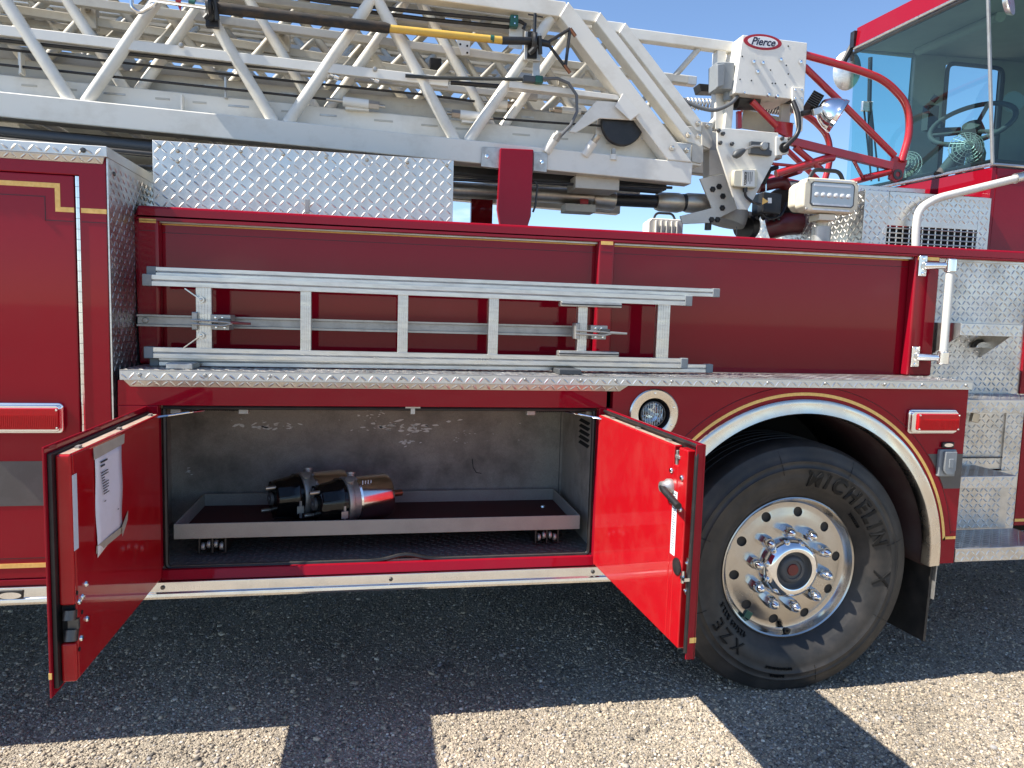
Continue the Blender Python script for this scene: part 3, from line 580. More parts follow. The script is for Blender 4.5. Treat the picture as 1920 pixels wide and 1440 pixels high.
# --- wheel
WC = V(1.750, 0, .514)
def make_wheel(x, y0, parent, full=True):
    wh = part('wheel', parent); c = V(x, y0, WC.z)
    prof = [(.298, .10), (.308, .072), (.315, .062), (.322, .054), (.333, .043), (.345, .032), (.362, .0205), (.364, .0185), (.390, .007), (.420, -.001), (.445, .001), (.447, -.0015), (.451, -.0015), (.453, .003), (.475, .006), (.477, .0045), (.480, .0045), (.482, .008), (.500, .013), (.518, .020), (.533, .029), (.5375, .030), (.540, .034), (.548, .050), (.5535, .068), (.556, .09)]
    for g_ in (.14, .19, .24, .29, .34):
        prof += [(.5575, g_-.006), (.546, g_-.004), (.546, g_+.004), (.5578, g_+.006)]
    prof += [(.556, .375), (.545, .40), (.50, .44), (.42, .465), (.34, .44), (.288, .40)]
    m = MB(); m.lathe(prof, c, (0, 1, 0), 120)
    v2 = []
    for p in m.v:
        zz = p[2]
        if zz < GZ+.004: zz = GZ+.0015
        v2.append((p[0], p[1], zz))
    m.v = v2; m.build('tyre', 'rubber', wh, ang=60)
    if not full: return wh
    tyre_c = c; c = c+V(0, .034, 0)
    # aluminium disc wheel with ten hand holes
    rp = [(.296, .10), (.296, .050), (.303, .040), (.307, .030), (.304, .023), (.299, .021), (.293, .025), (.288, .036), (.282, .050), (.274, .058), (.264, .0605), (.250, .059), (.225, .054), (.200, .050), (.140, .048), (.100, .047), (.100, .075), (.20, .078), (.25, .10), (.28, .11)]
    rp = [(r*1.03 if r > .2 else r, t) for r, t in rp]; m = MB(); m.lathe(rp, c, (0,1,0), 96, closed=True); rim = m.build('rim', 'rim', wh, ang=30)
    cut = MB()
    for i in range(10):
        a = R_(i*36+8); cut.lathe([(.0215, .0), (.0215, .14)], c+V(.243*math.cos(a), 0, .243*math.sin(a)), (0,1,0), 20)
    cut_away(rim, cut)
    m = MB(); m.lathe([(.285, .13), (.0001, .13)], c, (0,1,0), 48); m.build('brake_drum', 'black_matte', wh)
    m = MB(); m.lathe([(.134, .05), (.132, .03), (.126, .012), (.115, -.006), (.102, -.014), (.090, -.017), (.083, -.014), (.082, .0), (.082, .02)], c, (0,1,0), 48); m.build('hub', 'chrome', wh)
    m = MB(); m.lathe([(.083, .012), (.062, .010), (.056, .0), (.050, -.004), (.040, -.004), (.038, .0), (.0001, .0)], c, (0,1,0), 40); m.build('hub_cap', 'grey_dark', wh)
    m = MB(); m.lathe([(.026, -.001), (.024, -.005), (.0001, -.006)], c, (0,1,0), 28); m.build('sight_glass', 'monitor_red', wh)
    first = None
    for i in range(10):
        a = R_(i*36+26); p = c+V(.168*math.cos(a), 0, .168*math.sin(a))
        if first is None:
            m = MB(); m.lathe([(.0265, .049), (.0265, .012), (.0245, .006), (.0190, .002)], p, (0,1,0), 6)
            m.lathe([(.0235, .010), (.0230, -.001), (.0195, -.014), (.0115, -.027), (.0060, -.032), (.0001, -.0335)], p, (0,1,0), 20); first = m.build('lug_nut', 'chrome', wh, ang=25); p0 = p
        else: clone(first, p-p0, wh)
    m = MB(); p = c+V(.01, .022, -.285); m.tube([p+V(0, .03, 0), p+V(0, -.01, 0)], .006, 10); m.lathe([(.014, .0), (.014, .01), (.0001, .01)], p+V(0, -.0, 0), (0,1,0), 14); m.build('valve', 'black', wh)
    # raised sidewall lettering
    rim_c = c; c = tyre_c
    m = MB()
    def curved(body, size, r, mid, y, **k):
        vs, fs = text_mesh(body, size, **k); o = []
        for v in vs:
            a = R_(mid)-v.x/r; rr = r+v.y
            yy = np.interp(rr, [.33, .345, .362, .39, .42, .445, .475, .50], [.043, .032, .020, .007, -.001, .001, .006, .013])
            o.append(c+V(rr*math.cos(a), yy-.0062-max(0, v.z)*.2+(.008 if v.z < 0 else 0), rr*math.sin(a)))
        m.add(o, fs)
    curved('MICHELIN', .088, .402, 51, 0, extrude=.004, bold=.0026, space=1.36)
    curved('X', .10, .405, -6, 0, extrude=.0035)
    curved('X Z E', .075, .400, 222, 0, extrude=.0035)
    curved('425/65 R22.5', .030, .345, 218, 0, extrude=.003, space=1.2)
    curved('REGROOVABLE', .016, .425, 262, 0, extrude=.002, space=1.2); curved('RADIAL', .018, .460, 262, 0, extrude=.002, space=1.2)
    curved('TUBELESS', .016, .345, 38, 0, extrude=.002, space=1.2)
    m.build('sidewall_lettering', 'tyre_letter', wh, smooth=False, fix=False, kind='stuff')
    m = MB()
    for a in (102, 62, 14, -28, 200, 160, -75):
        ca, sa = math.cos(R_(a)), math.sin(R_(a)); m.tube([c+V(ca*r, y, sa*r) for r, y in ((.43, -.0012), (.445, .0), (.452, -.0025), (.475, .005), (.50, .012), (.53, .027))], .0011, 4)
    m.build('mould_line', 'tyre_letter', wh)
    c = rim_c; m = MB(); p = c+V(-.165, .058, -.215); m.obox(p, (.85, 0, -.5), (.5, 0, .85), (0, 1, 0), .016, .016, .008); m.build('wheel_sticker', 'green', wh)
    return wh
make_wheel(WC.x, 0.0, T)
make_wheel(WC.x, 1.98, T, full=False)
m = MB(); m.tube([(WC.x, .2, WC.z), (WC.x, 2.2, WC.z)], .09, 14); m.build('axle', 'black_matte', T)

# ------------------------------------------------------------------ fender shelf
sh = part('tread_shelf', T)
SX0, SX1, SZ = -.893, 2.512, 1.342
m = MB(); m.box(SX0, SX1, -.016, .30, SZ-.003, SZ); m.build('shelf_top', 'tread_dull', sh)
m = MB(); m.box(SX0, SX1, -.016, -.013, SZ-.036, SZ-.0035); m.slab([(SX0+.012, -.016, SZ-.036), (.955, -.016, SZ-.036), (.925, -.004, SZ-.060), (SX0+.03, -.004, SZ-.060)], (0, .003, 0)); m.build('shelf_lip', 'tread', sh, bevel=.001)
lugs('tread_lugs', (SX0, -.012, SZ), (1,0,0), (0,1,0), (0,0,1), SX1-SX0, .26, sh, 'tread_dull')
lugs('tread_lugs', (SX0, -.016, SZ-.0345), (1,0,0), (0,0,1), Nf, SX1-SX0, .034, sh, 'tread')
lugs('tread_lugs', (SX0+.03, -.0158, SZ-.037), (1,0,0), (0,.45,-.9), (0,-.9,-.45), 1.80, .026, sh, 'tread')
m = MB()
for px in (262, 385, 506, 622, 752, 860, 985, 1090, 1155, 1260, 1345, 1440, 1548, 1660, 1730, 1812): c = at(px, 705+.006*(px-225), -.016); bolt(m, (c.x, -.0165, SZ-.017), Nf, .007, .005)
m.build('screw', 'galv', sh)

# ------------------------------------------------------------------ upper side wall
uw = part('upper_side_wall', T)
FY, PY = .25, .30
fx0 = at(257, 480, FY).x; pm0 = at(1121, 500, FY).x; pm1 = at(1152, 500, FY).x; pr0 = at(1712, 560, FY).x; pr1 = at(1758, 560, FY).x; lx = at(298, 480, FY).x
ZT = 1.940; zr = at(700, 424, FY).z
zr = 1.893
m = MB(); m.box(fx0, XR, FY, FY+.06, zr, ZT); m.box(fx0, lx, FY, FY+.05, SZ, zr); m.box(pm0, pm1, FY, FY+.05, SZ, zr); m.box(pr0, pr1, FY, FY+.05, SZ, zr); m.build('wall_frame', 'red', uw, bevel=.010, seg=3)
for x0, x1 in ((lx, pm0), (pm1, pr0)):
    m = MB(); m.box(x0-.01, x1+.01, PY, PY+.02, SZ, zr+.01); m.build('wall_panel', 'red', uw)
zs = at(275, 413.7, FY).z
for x0, x1, y in ((fx0+.01, lx-.008, FY), (pm0+.01, pm1-.01, FY), (pr0+.01, pr1-.01, FY), (lx, pm0, PY), (pm1, pr0, PY)):
    m = MB(); m.box(x0, x1, y-.0015, y, zs-.0075, zs+.0075); m.build('gold_stripe', 'gold', uw, smooth=False)
    m = MB(); m.box(x0, x1, y-.0008, y, zs-.038, zs-.0358); m.build('pin_line', 'pin', uw, smooth=False)
m = MB(); m.box(fx0, XR, FY+.02, 2.3, 1.88, 1.905); m.build('deck', 'tread_dull', uw)
m = MB(); m.box(fx0-.02, fx0+.02, .30, .6, 1.30, 1.93); m.box(-.93, fx0, .28, .30, 1.3, 1.9); m.build('gap_filler', 'black_matte', uw)
# strut channel the ladder clamps to
z0 = 1.510; ch = part('strut_channel', T)
m = MB(); sx0, sx1 = at(257, 600, .22).x, at(1085, 625, .22).x
m.prism([(.0, -.022), (.0, -.015), (.012, -.013), (.012, .013), (.0, .015), (.0, .022), (.03, .022), (.03, -.022)], (sx0, .215, z0), (0,1,0), (0,0,1), (1,0,0), sx1-sx0); m.build('channel', 'galv', ch)
m = MB(); bolt(m, (at(272, 598, .22).x, .226, z0), Nf, .012, .006); m.build('bolt', 'galv', ch)

# ------------------------------------------------------------------ tread-plate box on the deck
ub = part('deck_box', T)
BY = .345; b0 = at(285, 262, BY); b1 = at(851, 303, BY); zt = b0.z
m = MB(); m.box(b0.x, b1.x, BY, BY+.22, 1.905, zt); m.build('box_shell', 'tread', ub, bevel=.003)
lugs('tread_lugs', (b0.x, BY, 1.945), (1,0,0), (0,0,1), Nf, b1.x-b0.x, zt-1.945, ub, p=.0290, L=.0160, W=.0038, H=.0017)
m = MB()
for px in (298, 367, 451, 531, 611, 688, 764, 838): c = at(px, 266+(px-298)*.0705, BY); bolt(m, (c.x, BY-.001, zt-.022), Nf, .0075, .008)
for px, py in ((333, 283), (333, 303)): c = at(px, py, BY); bolt(m, (c.x, BY-.001, c.z), Nf, .0075, .008)
m.build('screw', 'bronze', ub)
m = MB(); c = at(576, 388, BY); m.box(c.x-.009, c.x+.009, BY-.008, BY-.002, c.z-.025, c.z+.03); m.build('catch', 'galv', ub, bevel=.002)

# ------------------------------------------------------------------ compartment doors, swung open at right angles
def door(side):
    d = part('compartment_door', T)
    if side < 0: h = V(-.815, 0, 0); u = V(.004, -1, 0).normalized(); n = V(1, .004, 0).normalized()
    else: h = V(.878, 0, 0); u = V(.052, -1, 0).normalized(); n = V(-1, -.052, 0).normalized()
    W, z0, z1 = .795, .572, 1.213
    def pt(a, z, k=0): q = h+u*a+n*k; return V(q.x, q.y, z)
    def pan(a0, a1, z0_, z1_, k0, k1, m): m.slab([pt(a0, z0_, k0), pt(a1, z0_, k0), pt(a1, z1_, k0), pt(a0, z1_, k0)], n*(k1-k0))
    return d, pt, pan, u, n, W, z0, z1
# left door
d, pt, pan, u, n, W, z0, z1 = door(-1)
m = MB(); pan(.0, W, z0, z1, 0, .005, m); m.build('door_skin', 'red', d, bevel=.0015)
m = MB(); pan(.012, W-.012, z0+.018, z1-.018, .005, .016, m); m.build('seal', 'black', d, bevel=.003)
k1 = .052
m = MB()   # inner pan with a notch for the latch in its free edge
pan(.03, W-.045, z0+.025, z1-.025, .0155, k1, m); pan(W-.0455, W-.03, z0+.025, .70, .0155, k1, m); pan(W-.0455, W-.03, .80, z1-.025, .0155, k1, m); m.build('inner_pan', 'red_bright', d, bevel=.006, seg=3)
m = MB(); pan(W-.044, W-.040, .702, .798, .018, k1-.004, m); m.build('latch_recess', 'black_matte', d)
m = MB(); c = pt(W-.03, .775, .04); m.lathe([(.016, -.012), (.016, .012)], c, (0, .3, 1), 16); m.lathe([(.016, -.014), (.016, .014)], pt(W-.03, .722, .042), (0, .3, 1), 16); pan(W-.038, W-.028, .738, .765, .035, k1+.008, m); m.build('rotary_latch', 'steel_dark', d)
m = MB()
for a, z in ((W-.075, .805), (W-.10, .83), (W-.055, .80), (W-.10, .735), (W-.06, .70)): bolt(m, pt(a, z, k1), n, .008, .006)
m.build('screw', 'chrome', d)
m = MB()
for a, z in ((W-.045, .827), (W-.072, .765), (W-.05, .675)): m.lathe([(.006, 0), (.006, .0012)], pt(a, z, k1), n, 10)
m.build('drain_hole', 'black_matte', d)
m = MB(); q0 = (W-.062, W-.035); pan(q0[0], q0[1], .94, 1.135, k1, k1+.0008, m); m.build('decal_strip', 'label', d, smooth=False)
m = MB(); pan(W-.002, W+.0008, z0+.05, z0+.066, -.001, .006, m); m.build('gold_stripe', 'gold', d)
m = MB()
for i in range(3): a = .06+i*.30; pan(a, a+.022, z1-.0245, z1-.018, .03, .04, m)
m.build('top_clip', 'alu_dull', d)
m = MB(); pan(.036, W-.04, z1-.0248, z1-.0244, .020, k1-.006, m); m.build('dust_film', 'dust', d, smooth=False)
# taped sheet of paper on the left door
c0, c1, zz0, zz1 = .475, .645, .845, 1.105
P = []
nx, nz_ = 6, 10
pq = [atx(178, 846, -.757), atx(229, 831, -.757), atx(231, 990, -.757), atx(183, 1046, -.757)]
for j in range(nz_+1):
    for i in range(nx+1):
        fi, fj = i/nx, j/nz_; q = (pq[0]*(1-fi)+pq[1]*fi)*(1-fj)+(pq[3]*(1-fi)+pq[2]*fi)*fj
        wv = .0025+.0018*math.sin(j*.9+i*.6)*(.3+fj); q = q+n*wv; q.x = (pt(-q.y, q.z, k1+wv)).x; P.append(q)
PA0, PZ0, PA1, PZ1 = -pq[0].y, pq[0].z, -pq[1].y, pq[2].z
m = MB(); m.add(P, [(j*(nx+1)+i, j*(nx+1)+i+1, (j+1)*(nx+1)+i+1, (j+1)*(nx+1)+i) for j in range(nz_) for i in range(nx)])
sheet = thing('paper_sheet', 'white typed sheet taped to the inside of the open compartment door', 'paper', (0, 0, 0))
o = m.build('page', 'paper', sheet); sm = o.modifiers.new('s', 'SOLIDIFY'); sm.thickness = .0004
m = MB(); rg = random.Random(2)
def line(a, z, ln, hh=.0028): m.slab([pt(a, z, k1+.0105), pt(a-ln, z, k1+.0105), pt(a-ln, z-hh, k1+.0105), pt(a, z-hh, k1+.0105)], n*.0002)
k1 -= .004
line(PA0-.03, PZ0-.035, .05, .005); line(PA0-.03, PZ0-.046, .03, .005)
for i in range(9): line(PA0-.03-.002*i, PZ0-.066-.0078*i, rg.uniform(.02, .055))
line(PA0-.05, PZ0-.15, .012); line(PA0-.15, PZ0-.20, .01)
m.build('typed_text', 'ink', sheet, smooth=False, fix=False, kind='stuff')
m = MB(); m.slab([pt(PA0+.015, PZ0+.012, k1+.009), pt(PA1-.02, PZ0+.010, k1+.009), pt(PA1-.015, PZ0-.018, k1+.009), pt(PA0+.012, PZ0-.022, k1+.009)], n*.0003); m.build('tape_strip', 'tape', sheet)
m = MB(); m.slab([pt(PA0+.01, PZ1+.012, k1+.009), pt(PA1+.02, PZ1+.008, k1+.009), pt(PA1+.01, PZ1-.014, k1+.006), pt(PA0+.005, PZ1-.012, k1+.006)], n*.0003); m.slab([pt(PA1+.03, PZ1+.010, k1+.012), pt(PA1-.045, PZ1+.040, k1+.006), pt(PA1-.04, PZ1+.012, k1+.006), pt(PA1+.02, PZ1-.022, k1+.010)], n*.0003); m.build('tape_strip', 'tape', sheet)
# right door
d, pt, pan, u, n, W, z0, z1 = door(1)
m = MB(); pan(.0, W, z0, z1, 0, .005, m); pan(W-.004, W, z0, z1, .005, .030, m); m.build('door_skin', 'red', d, bevel=.0015)
m = MB(); pan(.012, W-.03, z0+.018, z1-.014, .005, .014, m); m.tube(bend([pt(.015, z1-.008, .016), pt(W-.012, z1-.008, .016), pt(W-.004, z1-.03, .026), pt(W-.004, z0+.02, .03)], .03), .006, 8); m.build('seal', 'black', d)
k1 = .042
m = MB(); pan(.02, W-.115, z0+.02, z1-.022, .0135, k1, m); pan(W-.1155, W-.085, z0+.02, 1.135, .0135, k1, m); pan(W-.0855, W-.03, z0+.02, z1-.022, .0135, k1, m); m.build('inner_pan', 'red_bright', d, bevel=.005, seg=3)
m = MB(); pan(W-.112, W-.088, 1.136, 1.175, .02, .024, m); m.build('latch_recess', 'black_matte', d)
m = MB(); pan(W-.108, W-.098, 1.125, 1.178, .025, .040, m); pan(W-.10, W-.072, 1.156, 1.166, .026, .046, m); m.build('latch_bolt', 'alu_dull', d, bevel=.002)
m = MB(); hc = pt(W-.125, 1.062, k1); m.lathe([(.024, -.001), (.024, .012), (.018, .02), (.016, .034), (.0001, .038)], hc, n, 20); m.build('handle_boss', 'alu_dull', d)
m = MB(); m.tube(bend([hc+n*.028, hc+n*.032+u*.02+V(0,0,-.006), hc+n*.030+u*.115+V(0,0,-.030)], .02), [.011]*9 if False else .0105, 10); m.build('inside_handle', 'black', d)
m = MB()
for a, z in ((W-.125, 1.112), (W-.055, 1.105), (W-.115, 1.02), (W-.055, 1.01)): bolt(m, pt(a, z, k1), n, .009, .006)
m.build('screw', 'chrome', d)
m = MB(); pan(W-.108, W-.078, .86, 1.055, k1, k1+.0008, m); m.build('decal_strip', 'label', d, smooth=False)
m = MB()
for i in range(24): pan(W-.104, W-.084-.004*(i % 3), 1.045-i*.0072, 1.0474-i*.0072, k1+.0008, k1+.0010, m)
m.build('decal_print', 'grey_dark', d, smooth=False)
m = MB(); m.lathe([(.026, -.001), (.026, .003), (.022, .004), (.0001, .004)], pt(W-.058, .835, k1), n, 24); m.build('grommet', 'black', d)
m = MB(); pan(W-.018, W-.008, .765, .875, .0305, .033, m); m.build('latch_plate', 'steel_dark', d)
m = MB(); pan(W-.022, W+.006, .812, .822, .033, .05, m); m.tube([pt(W-.013, .802, .045), pt(W-.013, .838, .045)], .006, 8); bolt(m, pt(W-.013, .862, .033), n, .006); bolt(m, pt(W-.013, .778, .033), n, .006); m.build('latch_bolt', 'chrome', d)
m = MB(); pan(W-.002, W+.0008, z0+.05, z0+.066, -.001, .02, m); m.build('gold_stripe', 'gold', d)
m = MB()
for i in range(3): a = .11+i*.24; pan(a, a+.03, z1-.0215, z1-.017, .02, .03, m)
m.build('top_clip', 'alu_dull', d)
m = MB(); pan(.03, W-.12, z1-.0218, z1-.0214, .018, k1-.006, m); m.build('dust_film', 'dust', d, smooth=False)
# ------------------------------------------------------------------ aerial ladder: four nested truss sections
LC = 1.22                                    # centre line of the aerial (Y)
SL = -.026                                   # it lies slightly nose-down towards the tiller cab
def mid(a, b, t=.5): return Vector(a)*(1-t)+Vector(b)*t
SEC = [  # near Y, base-rail top pixel, right-end pixel, brace node pixels, top-rail end pixel, tube radius, rail depth
    dict(Y=.65, t=(640, 237), e=(1299, 305), nodes=(-215, 141, 524, 868), py=225, top=(1062, 2), r=.0255, d=.080, H=.102, mat='white'),
    dict(Y=.75, t=(640, 203), e=(1318, 271), nodes=(-115, 243, 602, 935), py=195, top=(1125, 20), r=.0235, d=.075, H=.105, mat='white'),
    dict(Y=.84, t=(640, 171), e=(1335, 240), nodes=(60, 420, 770, 1100), py=180, top=(1172, 41), r=.021, d=.07, H=.11, mat='white_grey'),
    dict(Y=.92, t=(640, 160), e=(1470, 262), nodes=(-20, 330, 680, 1010, 1320), py=180, top=(1392, 79), r=.019, d=.06, H=.10, mat='white_grey')]
XE = -2.3
for k, s in enumerate(SEC):
    sec = part('aerial_section', T); Y = s['Y']; a = at(*s['t'], Y); b = at(*s['e'], Y); te = at(*s['top'], Y); sl = (b.z-a.z)/(b.x-a.x)
    zl = a.z+sl*(XE-a.x); m2 = s['mat']
    for Ys, dy in ((Y, 1), (2*LC-Y, -1)):
        yc = Ys+dy*s['d']/2
        m = MB(); m.beam((XE, yc, zl-s['H']/2), (b.x, yc, b.z-s['H']/2), s['d'], s['H']); m.build('base_rail', m2 if k else 'white', sec, bevel=.006)
        tz = te.z; tl = tz+SL*(XE-te.x); th = .07 if k == 0 else (.048 if k < 3 else .052)
        m = MB(); m.beam((XE, yc, tl-th/2), (te.x, yc, tz-th/2), .07 if k == 0 else .05, th); m.build('hand_rail', 'white', sec, bevel=.005)
        # mid rail
        mz = .56 if k == 0 else .52
        p0 = V(XE, yc, zl+(tl-zl)*mz); xr_ = at(842, 150, Y).x if k == 0 else b.x-.55; p1 = V(xr_, yc, zl+sl*(xr_-XE)+((tz-b.z))*mz)
        if k == 0: u0, u1 = at(0, 52, Y), at(842, 150, Y); p1 = V(u1.x, yc, u1.z); p0 = V(XE, yc, u0.z+(u1.z-u0.z)/(u1.x-u0.x)*(XE-u0.x))
        if k in (1, 2): u0, u1 = (at(415, 34, Y), at(950, 106, Y)) if k == 1 else (at(430, 78, Y), at(780, 133, Y)); p1 = V(u1.x+.1, yc, u1.z); p0 = V(XE, yc, u0.z+(u1.z-u0.z)/(u1.x-u0.x)*(XE-u0.x))
        m = MB(); m.beam(p0, p1, .03, .042 if k == 0 else .036); m.build('mid_rail', 'white_clean' if k == 0 else 'white_grey', sec, bevel=.003)
        # extra stringers and half-pitch braces of the inner sections
        if k:
            for fz in (.26, .76):
                e0 = V(XE, yc, zl+(tl-zl)*fz); xe = .62+.1*k; e1 = V(xe, yc, (zl+sl*(xe-XE))*(1-fz)+(tz+SL*(xe-te.x))*fz)
                m = MB(); m.beam(e0, e1, .026, .030); m.build('stringer', 'white_grey', sec, bevel=.003)
        if k > 1:
            for nx_ in s['nodes'][:-1]:
                x = at(nx_+175, s['py'], Y).x; zb = a.z+sl*(x-a.x)-.004
                for sg in (-1, 1):
                    m = MB(); m.tube([V(x+sg*.02, yc, zb), V(x+sg*.36, yc, tz+SL*(x+sg*.36-te.x)-th)], s['r']*.8, 10); m.build('brace', 'white_grey', sec)
        # zigzag braces
        for nx_ in s['nodes']:
            x = at(nx_, s['py'], Y).x; g_ = .028
            zb = a.z+sl*(x-a.x)-.004
            for sg in (-1, 1):
                x1 = x+sg*(.40 if k == 0 else .375)
                lim = te.x-.03
                zt_ = tz+SL*(x1-te.x)-th
                q0 = V(x+sg*g_, yc, zb); q1 = V(x1, yc, zt_)
                if q1.x > lim:
                    tt = (lim-q0.x)/(q1.x-q0.x) if q0.x < lim else -1
                    if tt < .25 or k < 3 and sg > 0 and tt < .8: continue
                    q1 = q0+(q1-q0)*tt
                if k < 3 and q0.x > b.x-.5 and sg > 0: continue
                m = MB(); m.tube([q0, q1], s['r'], 14); m.build('brace', m2 if k else 'white', sec)
    # rungs
    x = XE+.1+.08*k
    while x < b.x-.25:
        zb = a.z+sl*(x-a.x)-.05
        m = MB(); m.tube([(x, Y+s['d']*.8, zb), (x, 2*LC-Y-s['d']*.8, zb)], .017, 10); m.build('rung', 'white_grey', sec); x += .355
    s['obj'] = sec
def slabpx(m, pts, Y, d): m.slab([at(px, py, Y) for px, py in pts], (0, d, 0)); return m
# sloping end posts of the three outer sections (near side and far side)
for s, pts in zip(SEC, ([(1049, 30), (1066, 2), (1299, 305), (1252, 300)], [(1116, 39), (1126, 21), (1320, 276), (1290, 266)], [(1161, 60), (1173, 41), (1337, 255), (1304, 244)])):
    Y = s['Y']; q = [at(px, py, Y-.003) for px, py in pts]
    for f in (0, 1):
        m = MB(); m.slab([V(p.x, p.y if not f else 2*LC-p.y, p.z) for p in q], (0, (.084 if not f else -.084), 0)); m.build('end_post', 'white', s['obj'], bevel=.006)
m = MB()
slabpx(m, [(1297, 268), (1319, 275), (1319, 303), (1314, 307), (1297, 303)], .742, .09); m.build('rail_end', 'white_grey', SEC[1]['obj'], bevel=.003)
m = MB(); slabpx(m, [(1316, 228), (1336, 230), (1336, 275), (1330, 279), (1316, 272)], .832, .09); m.build('rail_end', 'white_grey', SEC[2]['obj'], bevel=.003)
m = MB(); slabpx(m, [(1268, 268), (1296, 269), (1295, 300), (1288, 296)], .735, .01); m.build('gusset', 'alu_dull', SEC[1]['obj'], bevel=.001)
m = MB()
for px, py, Y in ((1259, 278, .647), (1287, 282, .73), (1290, 253, .745), (1309, 256, .74), (1308, 232, .835), (1326, 236, .83)): c = at(px, py, Y); bolt(m, c, Nf, .014, .014, 6); bolt(m, c+V(0, -.012, 0), Nf, .008, .01)
m.build('bolt', 'stainless', SEC[0]['obj'])
S1 = SEC[0]['obj']; S2 = SEC[1]['obj']; S4 = SEC[3]['obj']
# wear slots / weld seams on the inner rail plates, stiffeners, brackets
for px, py in ((340, 192), (37, 114)):
    m = MB(); c = at(px, py, .70); m.box(c.x-.004, c.x+.004, .70, .74, c.z-.05, c.z+.035); m.build('stiffener', 'white', S2, bevel=.002)
for px, py in ((423, 163), (37, 118)):
    m = MB(); c = at(px, py, .735); m.tube([c+V(0, .02, -.045), c+V(0, 0, -.045), c+V(0, 0, .04), c+V(0, .02, .045)], .006, 8); m.build('cable_guide', 'alu_dull', S2)
rg = random.Random(4)
for k, (Y, x0, x1, dy0) in enumerate(((.748, 40, 1150, 16), (.838, 40, 1000, 14))):
    s = SEC[k+1]; px = x0
    while px < x1:
        c = at(px, s['t'][1]+dy0+(px-640)*.1, Y); ln = rg.uniform(.05, .09)
        m = MB(); m.box(c.x, c.x+ln, Y-.0006, Y+.004, c.z-.004, c.z+.004); m.build('wear_slot', 'white_grey' if rg.random() < .6 else 'alu_dull', s['obj']); px += rg.uniform(55, 110)
# bolts on the mid rail
m = MB()
for px, py in ((340, 85), (703, 130)): bolt(m, at(px, py, .672), Nf, .011, .012, 8)
m.build('bolt', 'galv', S1)
# hanger blocks between sections
for px, py in ((167, 32), (530, 77)):
    m = MB(); c = at(px, py, .86); m.box(c.x-.032, c.x+.032, .85, .89, c.z-.05, c.z+.05); m.build('hanger', 'white_grey', SEC[2]['obj'], bevel=.003)
    m = MB(); bolt(m, at(px-3, py-14, .85), Nf, .014, .012, 8); m.build('bolt', 'bronze', SEC[2]['obj'])
m = MB(); slabpx(m, [(855, 72), (882, 72), (881, 103), (866, 104)], .74, .006); m.build('bracket_plate', 'white_clean', S2, bevel=.001)
m = MB()
for px, py in ((863, 83), (876, 86), (876, 99)): m.lathe([(.005, .0), (.005, .001)], at(px, py, .7395), Nf, 8)
m.build('bolt_hole', 'black_matte', S2)
# extension cables
def cable(pts, Y, r, matn='black', parent=S1, name='cable'):
    q = [at(px, py, Y) if not isinstance(py, tuple) else at(px, py[0], py[1]) for px, py in pts]
    m = MB(); m.tube(q, r, 8); return m.build(name, matn, parent)
cable([(-120, 62), (0, 75), (400, 118), (640, 138), (842, 156)], .70, .0075)
cable([(-120, 78), (0, 91), (400, 137), (800, 178), (890, 190)], .76, .0055)
cable([(-120, 108), (0, 121), (400, 164), (612, 186)], .715, .0055)
cable([(925, 222), (1050, 231), (1160, 238)], .70, .0055)
cable([(480, -20), (600, 2), (780, 22), (958, 39)], .69, .009)
cable([(690, 22), (800, 36), (955, 51)], .72, .009)
cable([(955, 39), (975, 40), (985, 46), (981, 54)], .69, .009)
cable([(760, 142), (820, 146), (985, 149)], .655, .008, 'hose')
cable([(845, 155), (1010, 167), (1185, 190)], .70, .010)
cable([(1018, 148), (1045, 147), (1066, 156), (1081, 178), (1082, 210), (1070, 235), (1050, 256)], .625, .0075, 'hose_grey', name='hose')
# cable end fittings
def fitting(x0, x1, py0, py1, Y, parent=S1, flip=False):
    a, b = at(x0, py0, Y), at(x1, py1, Y); d = (b-a)
    m = MB(); m.tube([a+d*.28, a+d*.72], .021, 14); m.box((a+d*.32).x, (a+d*.72).x, Y, Y+.05, a.z-.035, a.z+.01); m.build('cable_sleeve', 'white_clean', parent)
    m = MB(); n0, n1 = (.72, .9) if not flip else (.1, .28); m.tube([a+d*n0, a+d*n1], .019, 6); m.tube([a, b], .0085, 10); m.build('cable_nut', 'bronze', parent)
fitting(612, 722, 186, 200, .715); fitting(838, 925, 212, 222, .715, flip=True); fitting(900, 970, 192, 199, .80, S2); fitting(1030, 1110, 206, 213, .86, SEC[2]['obj'], flip=True)
# sheave and its housing
sv = part('sheave_block', T)
c = at(1166, 232, .70); m = MB(); m.lathe([(.0001, -.012), (.10, -.012), (.105, -.008), (.096, 0), (.105, .008), (.10, .012), (.0001, .012)], c, (0,1,0), 40); m.build('sheave', 'black', sv)
m = MB(); slabpx(m, [(1119, 188), (1160, 191), (1200, 226), (1125, 222), (1080, 249), (1066, 247)], .665, .012); slabpx(m, [(1120, 222), (1200, 228), (1202, 262), (1117, 252)], .735, .01); m.build('housing', 'white', sv, bevel=.004)
m = MB(); slabpx(m, [(1168, 175), (1195, 205), (1200, 212), (1182, 226), (1153, 199)], .640, .006); m.build('cover_plate', 'white_clean', sv, bevel=.002)
m = MB(); slabpx(m, [(955, 151), (1160, 178), (1164, 188), (955, 164)], .655, .05); m.build('cross_channel', 'white', S1, bevel=.003)
m = MB(); slabpx(m, [(1051, 142), (1140, 152), (1142, 166), (1051, 154)], .80, .05); m.build('cross_channel', 'white', S2, bevel=.003)
